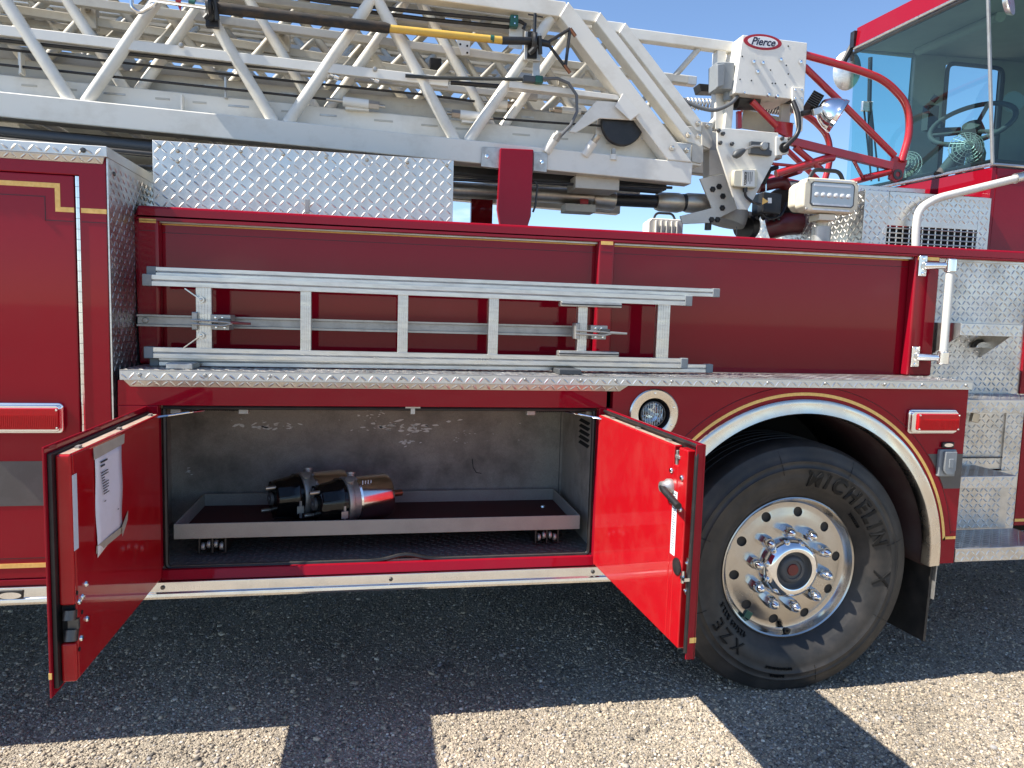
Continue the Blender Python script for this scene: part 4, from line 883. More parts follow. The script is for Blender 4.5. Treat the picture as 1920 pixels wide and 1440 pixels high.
# cable glands on the base rail
for px, py, cap in ((1035, 272, 0), (1107, 278, 0)):
    m = MB(); a = at(px-11, py+13, .655); b = at(px+6, py-12, .63); m.tube([a, b], .021, 12); m.build('gland_pipe', 'white_clean', S1)
    m = MB(); d = (b-a).normalized(); m.tube([b-d*.005, b+d*.018], .023 if px < 1100 else .017, 8); m.tube([b+d*.018, b+d*.034], .017, 10); m.build('gland_nut', 'galv' if px < 1100 else 'bronze', S1)
m = MB(); c = at(1150, 288, .655); m.tube([c, c+V(0, -.0, .022)], .011, 8); m.build('gland_nut', 'galv', S1)
m = MB(); c = at(1150, 292, .65); m.tube([c+V(0, 0, -.02), c+V(0, 0, .006)], .017, 10); m.build('gland_pipe', 'white_clean', S1)
# connectors and clamps
def boxpx(name, x0, x1, y0, y1, Y, d, matn, parent, bevel=.003):
    a = at(x0, y0, Y); b = at(x1, y1, Y); m = MB(); m.box(a.x, b.x, Y, Y+d, b.z, a.z); return m.build(name, matn, parent, bevel=bevel)
boxpx('connector', 982, 1004, 140, 154, .63, .04, 'grey_dark', S1); boxpx('connector', 1004, 1019, 140, 156, .628, .045, 'green', S1, .006)
boxpx('cable_clamp', 957, 972, 26, 51, .675, .03, 'green', S1, .005); boxpx('bracket_plate', 955, 979, 45, 92, .715, .006, 'white_clean', S1, .002)
m = MB()
for py in (32, 44): bolt(m, at(965, py, .675), Nf, .005, .004)
m.build('bolt', 'chrome', S1)
boxpx('pole_bracket', 1000, 1012, 100, 148, .66, .01, 'alu_dull', S1, .002); boxpx('pole_bracket', 984, 1013, 58, 115, .645, .012, 'alu_dull', S1, .004)
boxpx('black_block', 806, 827, 107, 165, .93, .05, 'black', SEC[3]['obj'], .004); boxpx('black_block', 800, 830, 132, 142, .92, .05, 'black', SEC[3]['obj'], .004)
for px, py in ((617, 143), (635, 146), (710, 152)):
    m = MB(); c = at(px, py, .70); m.lathe([(.014, 0), (.016, .02), (.009, .024), (.009, .04), (.0001, .04)], c, (-1, -.2, .3), 12); m.build('cable_lug', 'white_clean' if px == 617 else 'chrome', S1)

# ------------------------------------------------------------------ pike pole clipped to the aerial
PYY = .615
pole = thing('pike_pole', 'yellow and black pike pole with triangular handle clipped along the aerial ladder', 'pike pole', (0, 0, 0))
pp = lambda px, py: at(px, py, PYY)
m = MB(); m.tube([pp(400, 14), pp(560, 33), pp(722, 52), pp(731, 54)], [.0235, .0225, .0225, .019], 16); m.build('grip_sleeve', 'grip', pole)
m = MB(); m.tube([pp(715, 52), pp(943, 76)], .0165, 16); m.build('shaft', 'yellow', pole)
m = MB(); m.tube([pp(941, 76), pp(1003, 77), pp(1031, 83)], [.0172, .0172, .014], 14); m.build('ferrule', 'black', pole)
m = MB(); A, B, C_ = pp(1026, 80), pp(1069, 54), pp(1060, 126); m.tube([pp(1003, 78), A, mid(A, B, .5), B], .0075, 8); m.tube([A, C_], .0075, 8); m.tube([B, C_], .0075, 8); m.build('triangle_handle', 'black', pole)
m = MB(); m.tube([B, pp(1079, 68)], .009, 8); m.tube([pp(1058, 122), pp(1069, 137)], .009, 8); m.build('worn_tip', 'copper', pole)
m = MB(); m.tube([pp(285, -2), pp(395, 13)], .0145, 12); m.build('head_tube', 'chrome', pole)
m = MB(); m.tube(bend([pp(245, -30), pp(247, 15), pp(262, 25), pp(292, 8), pp(296, -14)], .02), .0085, 8); m.build('hook', 'polished', pole)
m = MB(); m.tube([pp(331, 2), pp(341, 4)], .0165, 12); m.slab([pp(332, 8), pp(341, 9), pp(338, 21)], (0, .002, 0)); m.build('red_tape', 'logo_red', pole)
m = MB(); m.tube([pp(355, 5), pp(367, 7)], .0165, 12); m.build('green_tape', 'green', pole)
m = MB(); m.tube([pp(919, 73), pp(926, 74)], .0172, 14); m.build('green_tape', 'green', pole)
def clamp(px, py, s=1):
    c = part('pole_clamp', T); m = MB(); p = at(px, py, PYY)
    m.box(p.x-.022*s, p.x+.022*s, PYY+.02, PYY+.045, p.z-.06*s, p.z+.055*s); m.tube(arc(p, (0, 1, 0), (0, 0, 1), .034*s, 60, 300, 12), .012*s, 8); m.tube([p+V(-.02, -.02, -.055), p+V(.012, -.025, -.02)], .011, 8); m.tube([p+V(.03, -.02, -.055), p+V(.022, -.03, .02)], .010, 8); m.build('rubber_jaw', 'black', c)
    return c, p
c, p = clamp(1000, 80); m = MB(); m.tube([p+V(0, -.02, .03), p+V(0, -.02, .118)], .008, 10); m.tube([p+V(-.032, -.02, .112), p+V(.036, -.02, .106)], .0035, 8); m.build('t_handle', 'black', c)
clamp(395, 14, 1.15)

# ------------------------------------------------------------------ waterway pipe and cylinders under the aerial
ww = part('waterway', T)
def pipe(x0, x1, y0, y1, r, Y, matn, name='pipe', parent=ww, rs=None):
    a, b = at(x0, y0, Y), at(x1, y1, Y); m = MB()
    m.tube([a+(b-a)*t for t, _ in rs], [r*q for _, q in rs], 20) if rs else m.tube([a, b], r, 20); return m.build(name, matn, parent)
pipe(-100, 1115, 305, 370, .040, .98, 'bronze'); pipe(1112, 1152, 371, 377, .050, .98, 'bronze', 'collar', rs=[(0, .9), (.08, 1), (.92, 1), (1, .9)])
pipe(1150, 1232, 374, 378, .034, .98, 'black', 'rod'); pipe(1230, 1279, 378, 381, .050, .98, 'bronze', 'collar', rs=[(0, .85), (.15, 1), (.8, 1.05), (1, .9)])
pipe(1284, 1332, 380, 383, .052, .98, 'bronze', 'collar', rs=[(0, .9), (.1, 1), (.9, 1.02), (1, .8)]); pipe(1330, 1348, 383, 385, .045, .98, 'black', 'coupling'); pipe(1278, 1286, 380, 380, .046, .98, 'black', 'coupling')
pipe(-100, 300, 236, 278, .022, .70, 'grey_dark', 'pipe'); pipe(-100, 300, 252, 291, .012, .66, 'black', 'cable'); pipe(800, 1260, 335, 352, .007, .74, 'black', 'cable'); pipe(800, 1240, 318, 352, .016, .86, 'black', 'hose')
m = MB(); a = at(1030, 320, .80); b = at(1250, 345, .80); m.beam(V(-2.3, .86, a.z-.03+.06), V(b.x, .86, b.z-.015), .12, .03); m.build('slide_rail', 'black', ww)
m = MB(); a = at(1075, 345, .74); m.box(a.x, a.x+.22, .70, .86, a.z-.025, a.z+.035); m.build('slide_block', 'white_grey', ww, bevel=.004)
m = MB(); a = at(1060, 388, .9); m.box(a.x, a.x+.16, .9, 1.0, a.z-.02, a.z+.02); m.build('pad', 'white_grey', ww, bevel=.004)
m = MB(); a = at(1093, 379, .94); m.box(a.x-.015, a.x+.028, .937, .942, a.z-.02, a.z+.015); m.build('warning_label', 'logo_red', ww)
# boom support: red upright with a grey cross tray
bs = part('boom_support', T)
m = MB(); slabpx(m, [(938, 277), (1001, 280), (996, 405), (988, 430), (938, 430), (932, 392)], .615, .03); m.build('upright', 'red', bs, bevel=.006)
m = MB(); slabpx(m, [(905, 275), (938, 277), (938, 316), (902, 312)], .640, .008); m.build('wear_pad', 'alu_dull', bs, bevel=.002)
m = MB(); slabpx(m, [(1001, 285), (1027, 287), (1025, 323), (1000, 320)], .640, .008); m.build('wear_pad', 'alu_dull', bs, bevel=.002)
m = MB()
for px, py in ((913, 293), (1016, 304)): bolt(m, at(px, py, .64), Nf, .010, .006)
m.build('screw', 'chrome', bs)
m = MB(); a = at(938, 400, .64); m.box(a.x-.03, a.x+.13, .646, 1.8, 1.90, 1.935); m.build('cross_tray', 'steel_dark', bs)
m = MB(); a = at(905, 400, 1.7); m.box(a.x-.07, a.x+.06, 1.7, 1.75, 1.90, 2.3); m.build('upright', 'red', bs)
m = MB(); a = at(1003, 340, .63); m.tube([a, a+V(.012, 0, -.02), a+V(.006, 0, -.11), a+V(-.005, 0, -.14)], .005, 8); m.build('hose', 'black', bs)
# ------------------------------------------------------------------ tip of the aerial: control box, plates, lamps
tip = part('ladder_tip', T)
YB = .82
m = MB(); slabpx(m, [(1393, 65), (1514, 80), (1509, 166), (1489, 164), (1486, 186), (1377, 174)], YB, .20); m.build('control_box', 'white_clean', tip, bevel=.004)
c = at(1430, 79, YB); ux = (at(1460, 82, YB)-at(1400, 76, YB)).normalized(); uz = V(-ux.z, 0, ux.x)
el = lambda a, b: [(a*math.cos(i*.1571), b*math.sin(i*.1571)) for i in range(40)]
lg = part('maker_badge', T)
m = MB(); m.prism(el(.105, .038), c+V(0, 0, 0), ux, uz, Nf, .002); m.build('badge_red', 'logo_red', lg, smooth=False)
m = MB(); m.prism(el(.083, .027), c+V(0, -.002, 0), ux, uz, Nf, .001); m.build('badge_white', 'logo_white', lg, smooth=False)
m = MB(); put_text(m, 'Pierce', .052, c+V(0, -.0032, -.001), ux, uz, Nf, shear=.35, extrude=.0008, bold=.0012); m.build('badge_lettering', 'logo_dark', lg, smooth=False, fix=False)
m = MB()
for x, y in ((347, 360), (400, 366), (370, 418), (505, 347), (620, 361), (434, 551), (484, 560)): bolt(m, at(1300+x/3.097, y/3.097, YB), Nf, .010, .012)
for x, y in ((590, 522), (628, 522), (590, 572), (628, 572), (580, 720), (296, 537)): bolt(m, at(1300+x/3.097, y/3.097, YB-.012), Nf, .006, .005)
m.build('screw', 'chrome', tip)
m = MB()
for x, y in ((448, 407), (540, 380), (337, 468), (458, 484), (476, 485), (533, 492), (271, 461), (551, 430), (284, 328), (551, 268)): m.lathe([(.004, 0), (.004, .0012)], at(1300+x/3.097, y/3.097, YB), Nf, 8)
m.build('bolt_hole', 'black_matte', tip)
m = MB(); slabpx(m, [(1486, 163), (1509, 165), (1505, 246), (1496, 246), (1486, 186)], YB-.012, .012); m.build('box_bracket', 'white_clean', tip, bevel=.003)
m = MB(); slabpx(m, [(1344, 116), (1378, 116), (1377, 168), (1344, 166)], YB+.03, .10); m.build('outlet_box', 'grey_plastic', tip, bevel=.006)
m = MB(); slabpx(m, [(1345, 120), (1360, 118), (1358, 160), (1345, 164)], YB+.015, .02); m.build('outlet_cover', 'grey_plastic', tip, bevel=.006)
m = MB(); c = at(1365, 178, YB+.08); m.tube([c+V(0, 0, .03), c+V(0, 0, -.03)], .024, 12); m.build('cable_gland', 'grey_plastic', tip)
m = MB(); m.tube(bend([at(1280, 186, .86), at(1305, 200, .84), at(1340, 209, .82), at(1372, 194, .82), at(1383, 180, .85)], .12), .010, 10); m.build('conduit', 'hose_grey', tip)
m = MB(); c = at(1395, 190, YB+.1); m.tube([c+V(-.05, 0, 0), c+V(.07, 0, .01)], .048, 20); m.build('motor', 'black', tip)
m = MB(); c = at(1465, 187, YB+.08); m.box(c.x-.06, c.x+.07, c.y-.03, c.y+.06, c.z-.012, c.z+.012); m.build('lamp_bar', 'black', tip, bevel=.008)
m = MB(); slabpx(m, [(1345, 93), (1362, 95), (1358, 242), (1341, 242)], .93, .06); slabpx(m, [(1366, 170), (1378, 172), (1372, 244), (1358, 244)], .90, .03); slabpx(m, [(1468, 185), (1484, 187), (1480, 250), (1462, 250)], .92, .03); m.build('tip_post', 'white', tip, bevel=.004)
m = MB(); n = 150; a, b = at(1400, 193, 1.10), at(1480, 205, 1.10); m.tube([a, b], .035, 14); m.build('hose_core', 'grey_dark', tip)
m = MB(); m.tube([a+(b-a)*(i/n)+V(0, .036*math.cos(i*.7), .036*math.sin(i*.7)) for i in range(n+1)], .0045, 5); m.build('corrugated_hose', 'alu_dull', tip)
a, b = at(1285, 194, 1.3), at(1345, 197, 1.3); m = MB(); m.tube([a+(b-a)*(i/80)+V(0, .03*math.cos(i*.7), .03*math.sin(i*.7)) for i in range(81)], .005, 5); m.build('corrugated_hose', 'alu_dull', tip)
m = MB(); slabpx(m, [(1395, 205), (1465, 220), (1460, 250), (1390, 240)], 1.0, .01); m.build('inner_plate', 'cream', tip)
m = MB(); c = at(1330, 165, 1.05); m.prism([(-.06, .02), (.06, .02), (.05, -.015), (-.045, -.02)], c, (1,0,0), (0,0,1), (0,1,0), .08); m.build('tip_lamp', 'black', tip, bevel=.004)
# side plate of the tip with lever and transponder box
YP = .775
m = MB(); slabpx(m, [(1345, 243), (1360, 240), (1460, 249), (1457, 291), (1402, 394), (1383, 393), (1345, 276)], YP, .014); m.build('side_plate', 'white', tip, bevel=.003)
m = MB(); slabpx(m, [(1455, 256), (1479, 258), (1479, 288), (1455, 292)], YP-.006, .03); m.build('hose_block', 'white_clean', tip, bevel=.003)
m = MB(); m.tube(bend([at(1487, 190, .80), at(1497, 215, .77), at(1499, 250, .755), at(1470, 277, .76), at(1464, 278, .80)], .1), .012, 10); m.build('hose', 'black', tip)
m = MB(); m.lathe([(.026, -.008), (.026, .002), (.0001, .002)], at(1470, 277, YP-.008), (0,1,0), 20); m.build('hose_port', 'black_matte', tip)
m = MB()
for px, py in ((1466, 260), (1480, 261), (1350, 268), (1372, 270), (1347, 245), (1355, 251)): bolt(m, at(px, py, YP-.006), Nf, .011, .014, 6)
m.build('bolt', 'steel_dark', tip)
m = MB(); slabpx(m, [(1408, 264), (1444, 267), (1443, 281), (1448, 282), (1447, 292), (1406, 288)], YP-.022, .022); m.build('lever_base', 'grey_dark', tip, bevel=.004)
m = MB(); m.lathe([(.0001, -.014), (.018, -.012), (.021, -.004), (.021, .004)], at(1432, 274, YP-.024), (0,1,0), 20); m.tube([at(1432, 274, YP-.03), at(1412, 274, YP-.04), at(1394, 282, YP-.05)], .006, 8); m.build('lever_arm', 'galv', tip)
m = MB(); a, b = at(1396, 281, YP-.05), at(1375, 293, YP-.055); m.tube([a+(b-a)*t for t in (0, .15, .5, .8, 1)], [.009, .014, .021, .020, .008], 14); m.build('lever_knob', 'grey_dark', tip)
m = MB(); slabpx(m, [(1378, 318), (1419, 317), (1422, 324), (1421, 350), (1416, 353), (1378, 350), (1375, 345), (1376, 322)], YP-.03, .03); m.build('charger_box', 'cream', tip, bevel=.006)
m = MB(); slabpx(m, [(1392, 319), (1415, 318), (1415, 350), (1391, 349)], YP-.032, .002); m.build('charger_label', 'white_clean', tip)
m = MB(); c = at(1397, 335, YP-.0335); put_text(m, 'KUSSMAUL', .014, c, (0, 0, -1), (1, 0, 0), Nf, extrude=.0004, bold=.0006)
for i in range(4): c = at(1401+i*3.2, 322, YP-.0335); m.box(c.x-.0012, c.x+.0012, YP-.0338, YP-.0332, c.z-.06+.012*(i % 2), c.z)
m.build('label_print', 'ink', tip, smooth=False, fix=False)
m = MB(); m.tube(bend([at(1397, 353, YP-.02), at(1397, 368, YP-.02), at(1412, 380, YP-.01), at(1425, 383, YP+.02)], .05), .007, 8); m.tube([at(1397, 352, YP-.02), at(1397, 360, YP-.02)], .012, 10); m.build('charger_cable', 'black', tip)
m = MB(); slabpx(m, [(1312, 335), (1365, 325), (1382, 392), (1330, 418), (1280, 420), (1275, 405), (1335, 390)], .88, .012); slabpx(m, [(1330, 280), (1345, 282), (1360, 325), (1330, 330)], .90, .08); m.build('under_plate', 'white', tip, bevel=.003)
m = MB()
for px, py in ((1336, 355), (1348, 350), (1355, 368), (1354, 390), (1345, 412), (1334, 412)): bolt(m, at(px, py, .88), Nf, .016, .012, 6)
m.build('bolt', 'black', tip)
m = MB(); c = at(1362, 402, 1.05); m.lathe([(.11, -.05), (.115, -.03), (.115, .03), (.10, .05)], c, (.25, 0, 1), 28); m.build('swivel', 'white_grey', tip)
m = MB(); c = at(1328, 415, .9); m.tube([c, c+V(0, 0, -.045)], .018, 10); m.build('drain_stub', 'black', tip)
# water cannon behind the plate
mon = part('water_cannon', T)
m = MB(); c = at(1486, 372, 1.15); m.lathe([(.0001, -.11), (.05, -.105), (.085, -.07), (.10, 0), (.085, .07), (.0001, .11)], c, (1, .2, .3), 24); m.build('dome', 'grey_dark', mon)
m = MB(); m.tube(bend([at(1420, 352, 1.0), at(1445, 345, 1.0), at(1470, 340, 1.0), at(1475, 365, 1.05), at(1470, 390, 1.1)], .08), .032, 14); m.build('elbow', 'monitor_red', mon)
m = MB(); m.tube(bend([at(1440, 430, 1.05), at(1470, 420, 1.0), at(1510, 418, 1.0), at(1520, 440, 1.0)], .08), .062, 18); m.build('elbow', 'monitor_red', mon)
m = MB(); m.tube([at(1478, 385, 1.0), at(1512, 385, 1.0)], .042, 16); m.build('pipe', 'monitor_red', mon)
m = MB(); a = at(1437, 384, .95); m.obox(a, (1, 0, -.05), (0, 0, 1), (0, 1, 0), .055, .055, .06); m.build('valve_body', 'black', mon, bevel=.008)
m = MB(); m.prism([(0, .018), (.035, 0), (0, -.018)], at(1430, 377, .888), (1,0,0), (0,0,1), (0,1,0), .001); m.build('arrow_mark', 'gold', mon)
m = MB(); slabpx(m, [(1440, 371), (1447, 371), (1447, 381), (1440, 381)], .888, .001); m.build('tag', 'logo_white', mon)
m = MB(); m.lathe([(.10, -.03), (.11, 0), (.10, .03)], at(1465, 390, 1.05), (1, .6, .2), 24); m.build('ring_gear', 'black', mon)
m = MB(); c = at(1400, 425, 1.1); m.lathe([(.0001, -.03), (.07, -.03), (.085, 0), (.07, .03), (.0001, .03)], c, (1, .5, .1), 24); m.build('nozzle_bumper', 'black', mon)
m = MB(); m.tube([at(1418+i*1.0, 405+5*math.sin(i*.6)+i*.12, .98-.012*math.cos(i*.6)) for i in range(0, 90)], .007, 6); m.build('coiled_cord', 'black', mon)
m = MB(); m.tube(bend([at(1425, 395, .93), at(1440, 412, .92), at(1465, 405, .92), at(1475, 380, .95)], .08), .008, 8); m.build('hose', 'black', mon)
m = MB(); m.tube([at(1436, 362, .95), at(1436, 325, .95)], .004, 8); m.build('pin', 'chrome', mon)
m = MB(); m.tube([at(1432, 345, .94), at(1442, 318, .93), at(1458, 313, .93)], [.012, .016, .012], 10); m.build('handle', 'black', mon)
m = MB()
for i in range(24): a = R_(i*15); c = at(1524, 425, 1.02); m.tube([c+V(.0, .07*math.cos(a), .07*math.sin(a)), c+V(.004, .095*math.cos(a), .095*math.sin(a))], .005, 5)
m.build('nozzle_teeth', 'black', mon, kind='stuff')
m = MB(); m.tube([at(1381, 425, .95), at(1381, 445, .95)], .003, 5); m.build('chain', 'steel_dark', mon)
# red end guards of the aerial (near and far)
for f, Yg in enumerate((.86, 1.56)):
    gd = part('tip_guard', T); g = lambda px, py: (lambda q: V(q.x, Yg, q.z))(at(px, py, .86))
    def rbar(name, pts, w=.032): m = MB(); m.tube(pts, w/2*1.15, 4 if False else 12); return m.build(name, 'red_tube', gd)
    rbar('bar', bend([g(1505, 102), g(1600, 128), g(1660, 150), g(1702, 195), g(1706, 250), g(1690, 303)], .25, 8), .034)
    rbar('bar', [g(1508, 125), g(1590, 205), g(1677, 292)], .030)
    m = MB(); m.beam(g(1470, 262), g(1672, 312), .03, .042); m.build('bar', 'red_tube', gd, bevel=.003)
    rbar('bar', [g(1455, 326), g(1545, 298), g(1562, 296)], .034)
    rbar('bar', [g(1618, 334), g(1668, 322)], .030); rbar('bar', [g(1600, 300), g(1618, 334)], .016); rbar('bar', [g(1490, 276), g(1540, 318)], .028); rbar('bar', [g(1448, 307), g(1500, 312)], .014)
    m = MB(); q = [g(1675, 290), g(1702, 300), g(1692, 335), g(1680, 342), g(1668, 335)]; m.slab(q, (0, .02, 0)); m.build('eye_plate', 'red_tube', gd, bevel=.004)
    m = MB(); m.lathe([(.028, -.004), (.028, .024), (.014, .024), (.014, -.004)], g(1683, 327), (0,1,0), 24, closed=True); m.build('eye', 'steel_dark', gd)
    m = MB(); q = [g(1452, 226), g(1488, 230), g(1486, 262), g(1455, 246)]; m.slab(q, (0, .02, 0)); m.build('gusset', 'red_tube', gd, bevel=.003)
    if f == 0:
        for px, py in ((1562, 296), (1500, 320), (1668, 322)):
            q = g(px, py); m = MB(); m.tube([q, V(q.x, 1.56, q.z)], .017, 10); m.build('cross_bar', 'red_tube', gd)
        m = MB(); m.tube([g(1410, 190), g(1456, 236)], .017, 10); slabpx(m, [(1383, 208), (1391, 208), (1391, 240), (1383, 240)], .93, .02); m.build('bar', 'red_tube', gd)
# chrome spot lamp
sp = part('spot_lamp', T); YS = .80
ax = (at(1573, 226, YS-.02)-at(1533, 197, YS)).normalized()+V(0, -.25, 0); ax.normalize(); c = at(1537, 200, YS)
m = MB(); m.lathe([(.030, -.005), (.040, .0), (.062, .030), (.078, .065), (.084, .09), (.086, .092), (.088, .110), (.084, .113), (.078, .108), (.0001, .100)], c, ax, 40); m.build('bowl', 'chrome', sp)
m = MB(); b_ = ax.cross(V(0, 1, 0)).normalized(); d_ = ax.cross(b_)
m.obox(c-ax*.04+b_*0, ax, b_, d_, .022, .036, .036)
for i in range(7): m.obox(c-ax*.04+b_*(-.036+i*.012), ax, b_, d_, .03, .0025, .044)
m.build('heat_sink', 'black', sp, bevel=.002)
m = MB(); m.tube([at(1503, 213, YS), at(1520, 210, YS), c-ax*.02], .014, 10); m.build('yoke', 'black', sp)
m = MB(); m.obox(at(1531, 209, YS-.03), (1, 0, .4), (-.4, 0, 1), (0, 1, 0), .022, .016, .01); m.build('yoke_block', 'alu', sp, bevel=.002)
# flood light on its post and the twin on the far side
def flood(px0, px1, py0, py1, Y, front, parent):
    fl = part('flood_light', parent); a = at(px0, py0, Y); b = at(px1, py1, Y); w = b.x-a.x; h = a.z-b.z; cx = (a.x+b.x)/2; cz = (a.z+b.z)/2; s = w/.235
    m = MB(); k = .02*s
    def rr(aw, bh, k): return [(-aw+k, -bh), (aw-k, -bh), (aw, -bh+k), (aw, bh-k), (aw-k, bh), (-aw+k, bh), (-aw, bh-k), (-aw, -bh+k)]
    m.prism(rr(w/2, h/2, k), (cx, Y, cz), (1,0,0), (0,0,1), (0,1,0), .06*s); m.prism(rr(w/2*.86, h/2*.86, k), (cx-.02*s, Y+.055*s, cz), (1,0,0), (0,0,1), (0,1,0), .05*s)
    m.build('housing', 'cream' if front else 'white_clean', fl, bevel=.008*s, seg=3)
    if front:
        m = MB(); m.prism(rr(w*.40, h*.36, .012), (cx+.004, Y-.003, cz+.004), (1,0,0), (0,0,1), (0,1,0), .006); m.build('gasket', 'grey_dark', fl, bevel=.002)
        m = MB(); m.prism(rr(w*.375, h*.33, .01), (cx+.004, Y-.004, cz+.004), (1,0,0), (0,0,1), (0,1,0), .002); m.build('reflector', 'led_back', fl)
        for i in range(6):
            m = MB(); q = V(cx+.004+(-2.5+i)*w*.115, Y-.004, cz-.0); m.lathe([(.0115, 0), (.0105, -.006), (.005, -.009), (.0001, -.0095)], q, (0,1,0), 16); m.build('led', 'led_lens', fl)
        for zz in (.085, .055, -.055, -.085):
            m = MB(); m.box(cx-w*.33, cx+w*.33, Y-.006, Y-.004, cz+zz*h/.2-.004, cz+zz*h/.2+.004); m.build('lens_rib', 'led_lens', fl)
        m = MB()
        for i in (-1, 1):
            for j in (-1, 1): bolt(m, (cx+i*w*.44, Y-.001, cz+j*h*.42), Nf, .006, .004)
        m.build('screw', 'galv', fl)
    else:
        m = MB()
        for i in range(5): m.box(cx-w*.3+i*w*.15-.006, cx-w*.3+i*w*.15+.006, Y-.02, Y, cz-h*.38, cz+h*.38)
        m.build('fin', 'white_clean', fl, bevel=.003)
    m = MB(); z2 = cz+h/2; m.tube(bend([(cx-w*.3, Y+.05*s, z2-.01), (cx-w*.22, Y+.05*s, z2+.04*s), (cx+w*.26, Y+.05*s, z2+.04*s), (cx+w*.36, Y+.05*s, z2-.01)], .03), .008*s, 8); m.build('carry_handle', 'black', fl)
    m = MB(); m.tube([(cx, Y+.05*s, cz-h/2+.01), (cx, Y+.05*s, cz-h/2-.10)], .022*s, 14); m.box(cx-.04*s, cx+.03*s, Y+.01, Y+.08*s, cz-h/2-.035, cz-h/2-.005); m.build('post', 'cream' if front else 'galv', fl, bevel=.004)
    m = MB(); m.tube([(cx, Y+.05*s, cz-h/2-.06), (cx, Y+.05*s, cz-h/2-.30)], .036*s, 16); m.build('post_base', 'galv', fl)
flood(1509, 1608, 331, 402, .42, True, T)
flood(1217, 1280, 408, 450, 2.25, False, T)

# ------------------------------------------------------------------ tiller cab
tc_ = part('tiller_cab', T)
YN, YF2 = .50, 1.65
nb = at(1861, 308, YN); nt_ = at(1852, -31, YN); fb = at(1594, 363, YF2); ft = at(1602, 91, YF2)
xb = 5.0
zr2 = nt_.z
def quad(m, a, b, c, d_, th): m.slab([a, b, c, d_], th)
rb = lambda z: V(xb, YN, z)
# glass of the front and near side, glass of the far side
m = MB(); m.add([nb, nt_, ft, fb], [(0, 1, 2, 3)]); m.build('windscreen', 'pane', tc_, smooth=False)
m = MB(); m.add([nb, nt_, V(xb, YN, nt_.z+.05), V(xb, YN, nb.z)], [(0, 1, 2, 3)]); m.build('side_window', 'pane', tc_, smooth=False)
m = MB(); m.beam(nb, nt_, .015, .015, up=(0,1,0)); m.build('corner_post', 'galv', tc_, bevel=.005)
m = MB(); m.tube([ft+V(0, 0, 0), nt_], .009, 8); m.tube([fb, nb, V(xb, YN, nb.z-.01)], .009, 8); m.build('window_trim', 'alu', tc_)
m = MB(); m.tube([ft+V(.01, 0, -.022), nt_+V(.01, 0, -.022)], .012, 8); m.tube([fb+V(.01, 0, .02), nb+V(.01, .01, .02), V(xb, YN+.01, nb.z+.01)], .010, 8); m.build('window_gasket', 'black', tc_)
# red roof with a chamfered brow
rt1 = at(1602, 52, YF2)+V(.02, 0, 0); rt2 = at(1850, -76, YN)+V(.02, 0, 0); r1 = rt1+V(.16, 0, .05); r2 = rt2+V(.16, .05, .05)
m = MB(); br = V(xb, YN, nt_.z+.05); brf = V(xb, YF2, ft.z+.05)
m.slab([ft, nt_, rt2, rt1], (.05, 0, 0)); m.slab([rt1, rt2, r2, r1], (.05, 0, 0)); m.slab([nt_, br, br+V(0, 0, .25), r2, rt2], (0, .04, 0)); m.slab([r1, r2, br+V(0, .05, .2), brf+V(0, 0, .2)], (0, 0, -.03)); m.build('roof', 'red', tc_, bevel=.006)
m = MB(); m.slab([ft+V(.05, -.02, -.01), nt_+V(.05, .03, -.01), V(xb, YN+.03, nt_.z+.04), V(xb, YF2-.02, ft.z+.04)], (0, 0, .02)); m.build('headliner', 'interior', tc_)
# far wall with two window openings (in the plane YF2)
fw = lambda px, py: at(px, py, YF2)
def farwall():
    m = MB(); z_lo = fb.z-.3; z_hi = ft.z+.06
    x0 = fw(1600, 200).x; x1, x2, x3 = fw(1706, 250).x, fw(1763, 250).x, fw(1872, 250).x
    zt1 = fw(1660, 100).z; zt2 = fw(1810, 122).z; zb1 = fw(1640, 352).z-.05; zb2 = fw(1800, 345).z-.1
    for a, b, c, d_ in ((x0, x1, zt1, z_hi), (x1, x2, z_lo, z_hi), (x2, x3, zt2, z_hi), (x3, xb, z_lo, z_hi), (x0, x1, z_lo, zb1), (x2, x3, z_lo, zb2)): m.box(a, b, YF2, YF2+.04, c, d_)
    m.build('far_wall', 'interior', tc_, bevel=.01)
    m = MB(); m.add([(x0, YF2+.02, zb1), (x1, YF2+.02, zb1), (x1, YF2+.02, zt1), (x0, YF2+.02, zt1)], [(0, 1, 2, 3)]); m.build('far_window', 'pane', tc_, smooth=False)
    m = MB(); m.add([(x2, YF2+.02, zb2), (x3, YF2+.02, zb2), (x3, YF2+.02, zt2), (x2, YF2+.02, zt2)], [(0, 1, 2, 3)]); m.build('far_window', 'pane_clear', tc_, smooth=False)
    m = MB(); m.tube(bend([(x2+.01, YF2-.005, zb2), (x2+.01, YF2-.005, zt2), (x3-.01, YF2-.005, zt2), (x3-.01, YF2-.005, zb2)], .06), .014, 8); m.build('window_gasket', 'interior_dark', tc_)
farwall()
m = MB(); m.box(xb, xb+.04, YN, YF2, nb.z-.4, nt_.z+.2); m.build('back_wall', 'interior_dark', tc_)
m = MB(); m.box(4.15, 4.75, .75, 1.35, nb.z-.3, nb.z+.45); m.build('seat', 'interior_dark', tc_, bevel=.05, seg=3)
m = MB(); m.tube([V(3.35, YF2-.12, ft.z-.02), V(3.25, .8, nt_.z+.0)], .03, 10); m.build('ceiling_duct', 'interior', tc_)
# red lower walls
m = MB(); m.slab([nb+V(.004, .004, -.012), fb+V(.004, 0, -.012), V(fb.x, YF2, 1.9), V(nb.x, YN, 1.9)], (.03, 0, 0)); m.slab([nb+V(.03, 0, -.014), V(xb, YN, nb.z-.02), V(xb, YN, 1.9), V(nb.x+.03, YN, 1.9)], (0, .03, 0)); m.build('cab_lower_wall', 'red', tc_, bevel=.003)
